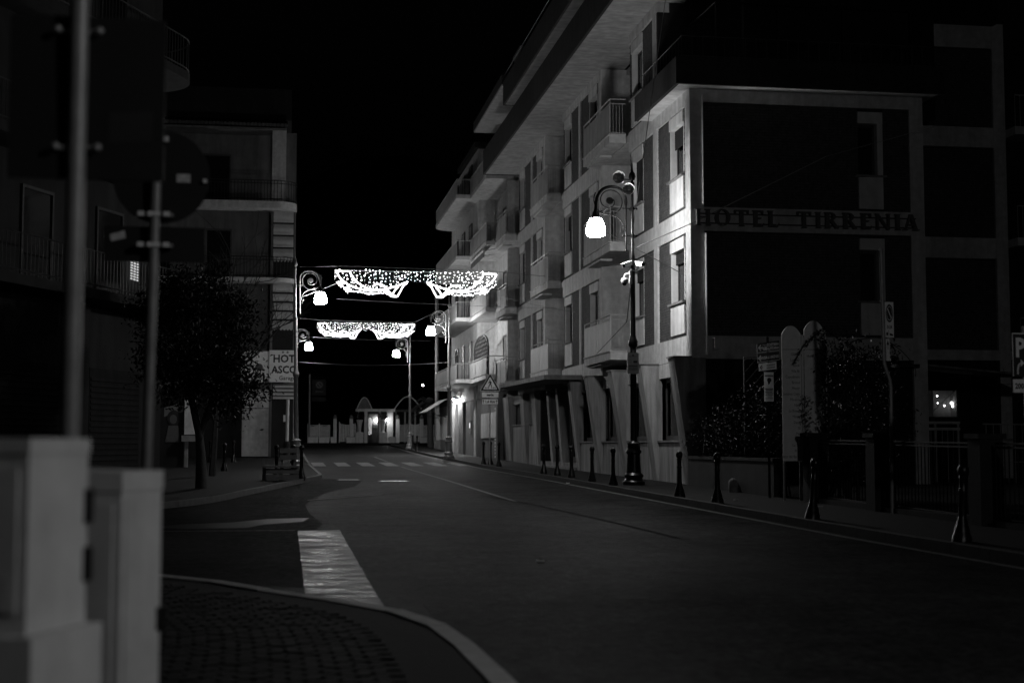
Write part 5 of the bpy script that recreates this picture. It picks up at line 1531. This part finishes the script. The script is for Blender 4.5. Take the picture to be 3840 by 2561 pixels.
# ================================================================== DARK CURVED BUILDING ON THE LEFT
A_, B_ = Vector((-10.5, 26.2, 0)), Vector((-3.7, 41.8, 0))
dn = (B_ - A_).normalized(); nn = Vector((dn.y, -dn.x, 0))       # outward normal, towards the street
db = thing("curved_building", "dark corner building with stacked rounded balconies on the far left", "building", tuple(A_))
LEN = (B_ - A_).length
def W3(s, w, z): q = A_ + dn * s + nn * w; return (q.x, q.y, z)
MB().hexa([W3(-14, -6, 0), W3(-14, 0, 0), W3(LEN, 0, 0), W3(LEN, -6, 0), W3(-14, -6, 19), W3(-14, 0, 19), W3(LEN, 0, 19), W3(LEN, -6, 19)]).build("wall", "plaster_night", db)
for z in (5.05, 8.45, 11.8, 15.2):
    pts = [(-13, 0), (-13, 1.05), (LEN - .6, 1.05)] + [(LEN - .6 + 1.35 * sin(a), -.3 + 1.35 * cos(a)) for a in [pi / 2 * i / 8 for i in range(1, 9)]] + [(LEN + .75, -1.2), (LEN, -1.2), (LEN, 0)]
    b = MB(); b.prism([(p[0], p[1]) for p in pts], (A_.x, A_.y, z), tuple(dn), tuple(nn), (0, 0, .24))
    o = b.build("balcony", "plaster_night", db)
    edge = pts[1:-2]
    bars = MB()
    for (sa, wa), (sb_, wb) in zip(edge[:-1], edge[1:]):
        L = sqrt((sb_ - sa) ** 2 + (wb - wa) ** 2); n = max(1, int(L / .16))
        for i in range(n):
            s_, w_ = sa + (sb_ - sa) * i / n, wa + (wb - wa) * i / n
            bars.tube([W3(s_, w_ - .05, z + .24), W3(s_, w_ - .05, z + 1.18)], .010, 4)
    for dz in (.34, 1.2): bars.tube([W3(s_, w_ - .05, z + dz) for s_, w_ in edge], .022, 5)
    bars.build("railing", "rail_dark", o)
    for s0 in (2.0, 6.0, 10.2, 13.6):
        d = MB()
        for q in ((s0, s0 + .07, 0, 2.4), (s0 + 1.3, s0 + 1.37, 0, 2.4), (s0 + .07, s0 + 1.3, 2.32, 2.4)):
            d.hexa([W3(q[0], .002, z + .25 + q[2]), W3(q[1], .002, z + .25 + q[2]), W3(q[1], .06, z + .25 + q[2]), W3(q[0], .06, z + .25 + q[2]), W3(q[0], .002, z + .25 + q[3]), W3(q[1], .002, z + .25 + q[3]), W3(q[1], .06, z + .25 + q[3]), W3(q[0], .06, z + .25 + q[3])])
        o2 = d.build("balcony_door", "frame", db)
        MB().quad(W3(s0 + .07, .02, z + .25), W3(s0 + 1.3, .02, z + .25), W3(s0 + 1.3, .02, z + 2.57), W3(s0 + .07, .02, z + 2.57)).build("pane", "pane", o2)
wl = MB()
for i in range(9): wl.hexa([W3(15.35, .06, 5.95 + i * .075), W3(15.75, .06, 5.93 + i * .075), W3(15.75, .09, 5.93 + i * .075), W3(15.35, .09, 5.95 + i * .075), W3(15.35, .06, 5.99 + i * .075), W3(15.75, .06, 5.97 + i * .075), W3(15.75, .09, 5.97 + i * .075), W3(15.35, .09, 5.99 + i * .075)])
wl.build("lit_blind", emit("lit_blind_slats", .55), db)
for s0, s1 in ((2.2, 3.4), (5.0, 7.6), (9.4, 12.2), (13.4, 16.0)):
    o = MB().hexa([W3(s0, .003, .3), W3(s1, .003, .3), W3(s1, .05, .3), W3(s0, .05, .3), W3(s0, .003, 3.4), W3(s1, .003, 3.4), W3(s1, .05, 3.4), W3(s0, .05, 3.4)]).build("shop_shutter", "dark_wall", db)
    b = MB()
    for i in range(18): b.hexa([W3(s0 + .05, .052, .5 + i * .15), W3(s1 - .05, .052, .5 + i * .15), W3(s1 - .05, .075, .52 + i * .15), W3(s0 + .05, .075, .52 + i * .15), W3(s0 + .05, .052, .6 + i * .15), W3(s1 - .05, .052, .6 + i * .15), W3(s1 - .05, .065, .6 + i * .15), W3(s0 + .05, .065, .6 + i * .15)])
    b.build("slats", "concrete_dark", o)
for s0 in (3.8, 8.2, 12.6, 16.4):
    MB().hexa([W3(s0, .002, .2), W3(s0 + .5, .002, .2), W3(s0 + .5, .22, .2), W3(s0, .22, .2), W3(s0, .002, 5.04), W3(s0 + .5, .002, 5.04), W3(s0 + .5, .22, 5.04), W3(s0, .22, 5.04)]).build("pillar", "plaster_night", db)
t = thing("stair_handrail", "two short gleaming metal rails glimpsed through the tree", "handrail", (-3.0, 50, .4))
def atd(u, v, d):
    th = math.atan(388 / 5333.33); yw = radians(9)
    f = Vector((sin(yw) * cos(th), cos(yw) * cos(th), sin(th))); r_ = Vector((cos(yw), -sin(yw), 0)); u_ = r_.cross(f)
    return Vector((0, 0, CAM_H)) + (f + r_ * (u - 1920) / 5333.33 - u_ * (v - 1280.5) / 5333.33) * d
MB().tube([tuple(atd(690, 1068, 50)), tuple(atd(757, 1108, 49))], .03, 6).build("upper_rail", "white_metal", t)
MB().tube([tuple(atd(735, 1111, 50)), tuple(atd(772, 1137, 49.5))], .03, 6).build("lower_rail", "white_metal", t)
MB().tube([(-3.0, 50, gz(50)), tuple(atd(735, 1096, 49.5))], .03, 6).build("post", "iron_matt", t)

# kiosk front with poster
t = thing("advert_panel", "dim poster panel with a printed figure beside a pale stone strip", "poster", (-4.2, 58, gz(58)))
MB().boxes([(-5.3, -4.03, 58.0, 58.1, gz(58), 3.3)]).build("board", "dark_wall", t)
b = MB(); b.quad((-4.8, 57.995, 2.5), (-4.06, 57.995, 2.7), (-4.06, 57.995, 3.1), (-4.8, 57.995, 2.85)); b.build("light_print", "plaster_grey", t)
b = MB(); disc(b, (-4.42, 57.99, 2.45), .26, w=(0, 0, 1.2)); b.build("hair_print", "ink", t)
b = MB(); disc(b, (-4.44, 57.985, 2.40), .14, w=(0, 0, 1.3)); b.quad((-4.75, 57.985, 1.5), (-4.15, 57.985, 1.5), (-4.25, 57.985, 2.15), (-4.62, 57.985, 2.15)); b.build("figure_print", "inkgrey", t)
MB().boxes([(-4.0, -3.56, 57.9, 58.1, 1.80, 3.16)]).build("stone_strip", "plaster", t)
MB().boxes([(-4.1, -3.5, 57.8, 58.1, 1.52, 1.76), (-3.98, -3.85, 57.9, 58.1, gz(58), 1.5)]).build("ledge", "concrete", t)

# ================================================================== TREES ON THE LEFT
rt_ = random.Random(21)
t = thing("evergreen_tree", "dense dark evergreen street tree behind the cabinets on the left", "tree", (-2.07, 36.3, gz(36)))
tk = MB().tube([(-2.07, 36.3, gz(36) - .1), (-2.10, 36.35, 1.2), (-2.16, 36.4, 1.7), (-2.35, 36.5, 2.5), (-2.42, 36.5, 3.2)], [.16, .115, .10, .09, .08], 10)
tk.tube([(-2.14, 36.4, 1.6), (-1.85, 36.5, 2.5), (-1.6, 36.5, 3.3)], [.09, .07, .05], 8)
for i in range(18):
    a = rt_.uniform(0, 2 * pi); 
    tk.tube([(-2.2, 36.5, 2.6 + rt_.uniform(0, 1.4)), (-2.2 + cos(a) * .7, 36.5 + sin(a) * .6, 3.8 + rt_.uniform(-.6, .8)), (-2.2 + cos(a) * 1.3, 36.5 + sin(a) * 1.1, 4.4 + rt_.uniform(-1.2, 1.2))], [.04, .025, .008], 5)
tk.build("trunk", "bark", t, True)
rr = rt_
cs = [(-2.2, 36.5, 4.3, 1.35, 1.2, 1.5), (-1.65, 36.4, 3.7, .8, .9, 1.0), (-2.9, 36.6, 4.0, .9, .9, 1.1), (-1.25, 36.3, 3.1, .6, .6, .6), (-2.3, 36.5, 5.4, .9, .9, .7), (-3.0, 36.5, 3.0, .6, .7, .6), (-1.0, 36.3, 2.75, .28, .4, .42), (-1.7, 36.4, 2.7, .9, .8, .6), (-3.2, 36.6, 4.9, .6, .7, .6)]
o = leaves(MB(), 14000, clump(cs, 110, .24), .13, rt_).build("crown", "leaf", t); o["kind"] = "stuff"
t = thing("bare_tree", "leafless tree with fine twigs in front of the left hotel", "tree", (-2.3, 46, gz(46)))
bt = MB()
def grow(p, d, L, r, depth):
    q = p + d * L
    mid = p + d * L * .5 + Vector((rt_.gauss(0, .05), rt_.gauss(0, .05), rt_.gauss(0, .04))) * L
    bt.tube([tuple(p), tuple(mid), tuple(q)], [r, r * .8, r * .6], 5 if depth < 2 else 3, False)
    if depth >= 5: return
    for _ in range(3 if depth < 4 else 2):
        nd = (d + Vector((rt_.gauss(0, .5), rt_.gauss(0, .5), rt_.gauss(.10, .35)))).normalized()
        grow(p.lerp(q, rt_.uniform(.55, 1)), nd, L * rt_.uniform(.58, .82), max(.004, r * .56), depth + 1)
grow(Vector((-2.3, 46, gz(46) - .1)), Vector((.05, 0, 1)), 2.9, .12, 0)
grow(Vector((-2.28, 46, 2.6)), Vector((.45, -.1, .9)).normalized(), 2.3, .07, 1)
grow(Vector((-2.28, 46, 3.2)), Vector((.7, -.1, .55)).normalized(), 1.7, .05, 2)
grow(Vector((-2.28, 46, 4.2)), Vector((.3, -.1, .9)).normalized(), 2.2, .05, 2)
bt.build("branches", "bark", t)

# wooden bench among the bollards
t = thing("wooden_bench", "weathered wooden bench box between bollards on the left pavement", "bench", (-.1, 42.1, gz(42)))
z0 = gz(42)
for i in range(3): MB().box(-.68, .36, 41.75 + i * .16, 41.89 + i * .16, z0 + .36, z0 + .42).build("seat_plank", "wood", t)
for i in range(2): MB().box(-.57, .38, 41.80, 41.84, z0 + .01 + i * .17, z0 + .16 + i * .17).build("front_board", "wood", t)
for x in (-.62, -.12, .30): MB().box(x - .05, x + .05, 41.86, 42.2, z0, z0 + .355).build("leg", "wood", t)
for x in (-.12, .26): MB().box(x - .04, x + .04, 42.2, 42.26, z0 + .1, z0 + .92).build("back_post", "wood", t)
for i in range(2): MB().box(-.18, .32, 42.15, 42.198, z0 + .58 + i * .2, z0 + .72 + i * .2).build("back_plank", "wood", t)
MB().box(-.68, -.60, 41.9, 42.1, z0 + .425, z0 + .62).build("arm_rest", "wood", t)

# ================================================================== FAR END OF THE STREET
GY = 122.0
GB = 1.56
def lattice_fence(x0, x1, label, ztop=3.1):
    t = thing("lattice_fence", label, "fence", (x0, GY, GB), "pale fence panels at the end of the street")
    n = max(1, round((x1 - x0) / 1.05))
    w = (x1 - x0) / n
    for k in range(n):
        a, b_ = x0 + k * w, x0 + (k + 1) * w
        MB().box(a, a + .07, GY - .03, GY + .04, GB, ztop + .12).build("post", "plaster_clean", t)
        pn = MB()
        m = 10
        for i in range(m):
            xa, xb = a + .08 + (w - .1) * i / m, a + .08 + (w - .1) * (i + .62) / m
            u_ = (i + .5) / m
            zt_ = ztop - .14 * sin(pi * u_)
            pn.box(xa, xb, GY - .01, GY + .01, GB + .1, zt_)
        for i in range(12): pn.box(a + .07, b_, GY + .012, GY + .022, GB + .15 + i * .12, GB + .19 + i * .12)
        pn.build("panel", "plaster_clean", t)
    return t
lattice_fence(1.75, 3.7, "left run of pale scalloped lattice fence by the banner pole")
lattice_fence(4.42, 5.9, "middle run of pale lattice fence left of the gatehouse", 3.25)
lattice_fence(9.3, 11.4, "right run of pale lattice fence behind the far lamp", 3.25)
lattice_fence(11.4, 12.6, "short run of pale lattice fence beside the palm", 3.15)
for x0, x1, lab in ((1.8, 2.65, "first white planter trough from the left at the far fence"), (2.72, 3.6, "second white planter trough from the left at the far fence"), (3.68, 4.0, "narrow white planter trough left of the far gate post"), (5.0, 5.8, "white planter trough left of the gatehouse urn"), (8.6, 9.2, "white planter trough right of the gatehouse"), (11.3, 12.5, "wide white planter trough by the palm")):
    t = thing("planter_trough", lab, "planter", (x0, GY - .8, GB), "white planter troughs")
    MB().hexa([(x0 + .03, GY - .95, GB), (x1 - .03, GY - .95, GB), (x1 - .03, GY - .6, GB), (x0 + .03, GY - .6, GB), (x0, GY - .98, GB + .5), (x1, GY - .98, GB + .5), (x1, GY - .57, GB + .5), (x0, GY - .57, GB + .5)]).build("trough", "plaster_clean", t)
    MB().box(x0 + .04, x1 - .04, GY - .95, GY - .6, GB + .501, GB + .53).build("soil", "bark", t)
for x, lab in ((4.08, "pale gate post left of the small dark gate"), (5.45, "pale gate post nearer the gatehouse"), (9.4, "pale fence post right of the gatehouse"), (11.45, "pale fence post before the palm")):
    t = thing("gate_post", lab, "post", (x, GY - .2, GB), "pale round posts at the far fence")
    MB().box(x - .14, x + .14, GY - .35, GY - .07, GB, 3.6).build("shaft", "plaster_clean", t)
    MB().lathe([(.1, 0), (.17, .05), (.17, .12), (.12, .2), (.12, .3), (.03, .36)], (x, GY - .21, 3.6), 12).build("cap", "plaster_grey", t, True)
gh = thing("gatehouse", "small pale gatehouse with arched roof pieces closing the street", "gatehouse", (7.5, GY, GB))
for x0, x1 in ((6.55, 6.82), (8.48, 9.0), (5.95, 6.1), (7.82, 7.95)): MB().box(x0, x1, GY - .2, GY + .1, GB, 4.22).build("column", "plaster_clean", gh)
MB().boxes([(5.82, 9.18, GY - .3, GY + .2, 4.23, 4.46)]).build("lintel", "plaster_clean", gh)
MB().boxes([(5.9, 9.1, GY + .9, GY + 1.0, GB, 4.22)]).build("rear_wall", "dark_wall", gh)
d = MB().boxes([(6.84, 6.92, GY + .12, GY + .2, GB, 4.1), (7.72, 7.8, GY + .12, GY + .2, GB, 4.1), (6.92, 7.72, GY + .12, GY + .2, 4.0, 4.1)]).build("door", "frame", gh)
MB().box(6.92, 7.72, GY + .14, GY + .17, GB, 4.0).build("pane", "pane", d)
b = MB()
for i in range(26): b.octa((6.98 + .10 * (i % 3) + rt_.uniform(-.02, .02), GY + .10, 2.3 + i * .055), .03)
b.build("fairy_lights", emit("fairy_lights_glow", 3.0), gh)["kind"] = "stuff"
def arch(x0, x1, zb, zt, dep, m, nm):
    pts = [(x0 + (x1 - x0) * i / 14, zb + (zt - zb) * sin(pi * i / 14)) for i in range(15)]
    return MB().prism(pts, (0, GY - .25, 0), (1, 0, 0), (0, 0, 1), (0, dep, 0)).build(nm, m, gh)
arch(5.95, 7.15, 4.462, 5.36, .3, "plaster_grey", "arch_roof")
b = MB().tube([(5.92 + (1.26) * i / 14, GY - .28, 4.47 + .95 * sin(pi * i / 14)) for i in range(15)], .05, 6); b.build("arch_rim", "plaster_clean", gh)
b = MB().tube([(9.12 + 2.3 * i / 18, GY - .2, 4.47 + 1.05 * sin(pi * i / 18)) for i in range(19)], .06, 6); b.build("arch_rim", "plaster_clean", gh)
for x, lab in ((6.13, "left urn with a bushy plant before the gatehouse"), (8.1, "right urn with a bushy plant before the gatehouse")):
    t = thing("urn_planter", lab, "urn planter", (x, GY - .7, GB), "urns at the gatehouse")
    MB().box(x - .32, x + .32, GY - 1.0, GY - .4, GB, 2.46).build("pedestal", "plaster_clean", t)
    MB().lathe([(.16, 0), (.12, .1), (.17, .5), (.26, .95), (.30, 1.0), (.27, 1.05), (.05, 1.02)], (x, GY - .7, 2.461), 14).build("urn", "plaster_clean", t, True)
    leaves(MB(), 260, blob([(x, GY - .7, 3.85, .42, .4, .42)]), .16, rt_).build("plant", "leaf", t)["kind"] = "stuff"
t = thing("gate_lantern", "small lit lantern hanging by the right urn of the gatehouse", "lantern", (8.46, 121.2, 3.3))
MB().tube([(8.46, GY - .21, 3.78), (8.46, 121.25, 3.78), (8.46, 121.2, 3.62)], .015, 5).build("bracket", "iron_matt", t)
MB().ball((8.46, 121.2, 3.52), .09, 10, 6).build("globe", "gatelamp", t, True)
MB().lathe([(.12, .08), (.06, .14), (.02, .2)], (8.46, 121.2, 3.52), 10).build("cap", "iron_matt", t, True)
t = thing("banner_sign", "tall pole with a dark hanging banner showing a round emblem", "sign", (1.9, 121.4, GB))
MB().tube([(1.92, 121.4, GB), (1.90, 121.4, 7.35)], .08, 8).build("pole", "galv", t)
MB().box(2.10, 3.28, 121.38, 121.42, 5.55, 6.90).build("banner", "concrete_dark", t)
MB().box(2.08, 3.28, 121.37, 121.43, 5.05, 5.42).build("lower_plate", "dark_wall", t)
MB().tube([(1.9, 121.4, 7.1), (3.1, 121.4, 7.1)], .03, 5).build("bracket", "iron_matt", t)
b = MB(); disc(b, (2.72, 121.375, 6.45), .33, n=24); b.build("emblem", "ink", t)
b = MB(); disc(b, (2.72, 121.372, 6.45), .26, r0=.2, n=24); b.quad((2.56, 121.371, 6.58), (2.62, 121.371, 6.64), (2.88, 121.371, 6.3), (2.82, 121.371, 6.26)); b.quad((2.4, 121.375, 5.86), (3.05, 121.375, 5.86), (3.05, 121.375, 5.92), (2.4, 121.375, 5.92)); b.build("emblem_ring", "inkgrey", t)
# villa behind the fence and the palm
t = thing("villa", "low dark villa with pale pillars behind the right fence", "building", (10.3, 126, GB))
MB().boxes([(9.2, 14, 127, 130, GB, 4.6)]).build("wall", "dark_wall", t)
for x in (9.5, 10.3, 11.2): MB().box(x, x + .14, 126.0, 126.14, GB, 4.3).build("pillar", "plaster", t)
MB().boxes([(9.2, 13, 125.9, 126.5, 4.301, 4.5)]).build("beam", "plaster_grey", t)
t = thing("palm_tree", "dark palm with drooping fronds beside the shop awning", "palm tree", (10.85, 108, gz(108)))
MB().tube([(10.85, 108, gz(108) - .1), (10.8, 108, 2.6), (10.75, 108, 4.4)], [.26, .22, .2], 10).build("trunk", "bark", t, True)
for k in range(34):
    a = rt_.uniform(0, 2 * pi); el = rt_.uniform(-.35, 1.2); L = rt_.uniform(1.3, 2.1)
    d0 = Vector((cos(a) * cos(el), sin(a) * cos(el), sin(el)))
    pts = [Vector((10.75, 108, 4.45)) + d0 * L * s_ - Vector((0, 0, .75 * L * s_ * s_)) for s_ in [i / 7 for i in range(8)]]
    f = MB().tube([tuple(p) for p in pts], [.03, .028, .025, .022, .018, .014, .01, .005], 4)
    side = d0.cross(Vector((0, 0, 1))).normalized()
    for i in range(1, 26):
        s_ = i / 26; p = pts[0].lerp(pts[1], 0)
        j = min(6, int(s_ * 7)); p = pts[j].lerp(pts[j + 1], s_ * 7 - j)
        ll = .38 * (1 - s_ * .6)
        for sg in (1, -1):
            e = p + side * sg * ll + d0 * ll * .5 - Vector((0, 0, .16))
            f.tri(tuple(p), tuple(p + d0 * .035), tuple(e))
    f.build("frond", "leaf_far", t)
t = thing("distant_lamp", "single tiny bright lamp in the dark beyond the palm", "lamp", (14.2, 150, 2))
MB().tube([(14.2, 150, 1.8), (14.2, 150, 7.6)], .06, 6).build("post", "iron_matt", t)
MB().ball((14.2, 150, 7.68), .11, 10, 6).build("globe", "farlamp", t, True)

# ================================================================== NEAR LEFT: CABINETS AND SIGN POLES
e1_, e2_ = Vector((.37, .93, 0)).normalized(), Vector((-.93, .37, 0)).normalized()
def cab(name, A, L1, L2, ztop, label, lid, ledge=None):
    A = Vector((A[0], A[1], 0))
    t = thing(name, label, "cabinet", (A.x, A.y, PAVE), "utility cabinets on the near pavement")
    def Q(s, w, z): q = A + e1_ * s + e2_ * w; return (q.x, q.y, z)
    def blk(mb, s0, s1, w0, w1, z0, z1, dz=0): return mb.hexa([Q(s0, w0, z0), Q(s1, w0, z0), Q(s1, w1, z0), Q(s0, w1, z0), Q(s0, w0, z1 + dz), Q(s1, w0, z1 + dz), Q(s1, w1, z1), Q(s0, w1, z1)])
    zb = ledge if ledge else PAVE + .01
    blk(MB(), 0, L1, 0, L2, zb, ztop - lid).build("body", "cabinet", t)
    blk(MB(), -.004, L1 + .004, -.004, L2 + .004, ztop - lid + .001, ztop, -.006).build("lid", "cabinet", t)
    if ledge: blk(MB(), -.035, L1 + .03, -.04, L2 + .03, PAVE, ledge - .002, -.0).build("plinth", "cabinet", t)
    blk(MB(), -.006, .012, .03, L2 - .03, zb + .06, ztop - lid - .04).build("door", "cabinet", t)
    return t, Q, blk
t, Q, blk = cab("utility_cabinet", (-.700, 4.10), .32, .70, 1.405, "larger grey street cabinet at the left edge, blurred and close", .05, ledge=.86)
h_ = blk(MB(), .10, .30, -.012, -.001, 1.10, 1.22); h_.build("latch", "frame", t) if False else None
for z in (1.15, .98): blk(MB(), .30, .335, -.012, .03, z, z + .10).build("hinge", "iron_matt", t)
blk(MB(), -.0085, -.0065, .06, .22, .93, 1.02).build("sticker", "sticker", t)
t, Q, blk = cab("utility_cabinet", (-.555, 5.05), .30, .32, 1.295, "smaller grey street cabinet with overhanging lid, right of the larger", .075)
blk(MB(), .27, .31, -.02, .02, .72, .80).build("hinge", "iron_matt", t)
blk(MB(), .03, .045, -.008, -.001, .16, 1.2).build("edge_trim", "cabinet", t)

t = thing("sign_pole", "thick blurred grey pole holding a square sign seen from behind", "sign pole", (-.90, 6.2, PAVE))
MB().tube([(-.905, 6.25, PAVE), (-.88, 6.10, 3.75)], .040, 14).build("pole", "galv", t, True)
MB().box(-1.17, -.53, 6.165, 6.18, 2.50, 3.20).build("plate", "signback", t)
for z in (3.13, 2.63):
    MB().tube([(-.97, 6.15, z), (-.80, 6.15, z)], .012, 6).build("clamp", "galv", t)
    for x in (-.97, -.80): MB().ball((x, 6.12, z), .018, 8, 5).build("bolt", "galv", t)
MB().quad((-.76, 6.163, 2.66), (-.58, 6.163, 2.67), (-.58, 6.163, 2.80), (-.76, 6.163, 2.79)).build("sticker", "signdark", t)
t = thing("sign_pole", "slimmer grey pole with round and rectangular signs seen from behind", "sign pole", (-.91, 9.75, PAVE))
MB().tube([(-.925, 9.72, PAVE), (-.87, 9.60, 3.21)], .036, 12).build("pole", "galv", t, True)
o = MB()
b = MB(); disc(b, (-.845, 9.665, 3.17), .31, n=40); disc(b, (-.845, 9.68, 3.17), .31, u=(-1, 0, 0), n=40)
b.build("round_plate", "signback", t)
b = MB(); b.tube([(-.845 + .31 * cos(2 * pi * i / 40), 9.672, 3.17 + .31 * sin(2 * pi * i / 40)) for i in range(41)], .008, 5); b.build("rim", "concrete_dark", t)
MB().box(-1.21, -.55, 9.69, 9.705, 2.60, 2.835).build("rectangular_plate", "signback", t)
for z in (2.905, 2.70):
    for dx in (-.075, -.012, .03, .09): MB().box(-.89 + dx - .020, -.89 + dx + .020, 9.57, 9.60, z - .016, z + .016).build("clamp", "white_metal", t)
    MB().box(-1.0, -.76, 9.605, 9.66, z - .012, z + .012).build("clamp_band", "galv", t)
MB().box(-.85, -.80, 9.62, 9.65, 3.40, 3.435).build("clamp", "white_metal", t)
MB().box(-.57, -.545, 9.63, 9.66, 3.13, 3.155).build("clamp", "white_metal", t)
MB().box(-.745, -.655, 9.66, 9.6635, 3.135, 3.19).build("sticker", "sticker", t)
b = MB().hexa([(-1.165, 9.6855, 2.73), (-1.07, 9.6855, 2.755), (-1.07, 9.6885, 2.755), (-1.165, 9.6885, 2.73), (-1.175, 9.6855, 2.775), (-1.08, 9.6855, 2.805), (-1.08, 9.6885, 2.805), (-1.175, 9.6885, 2.775)]); b.build("sticker", "sticker", t)

# scraps of litter on the pavement and road
for x, y, lab in ((8.2, 41.5, "white paper scrap in the right gutter under the entrance"), (9.9, 25.7, "paper scrap on the pavement before the boards"), (9.0, 29.5, "paper scrap on the pavement by the corner bollard"), (9.1, 28.3, "flattened scrap beside the hedge bollard"), (2.9, 16.5, "small pale scrap on the foreground asphalt")):
    z = pr(y) + (PAVE if x > 8.4 else 0) + .006
    b = MB().hexa([(x, y, z), (x + .10, y + .01, z), (x + .09, y + .07, z), (x + .01, y + .06, z), (x, y, z + .012), (x + .1, y + .01, z + .028), (x + .09, y + .07, z + .01), (x + .01, y + .06, z + .03)]).build("litter", "sticker")
    tag(b, lab, "litter")
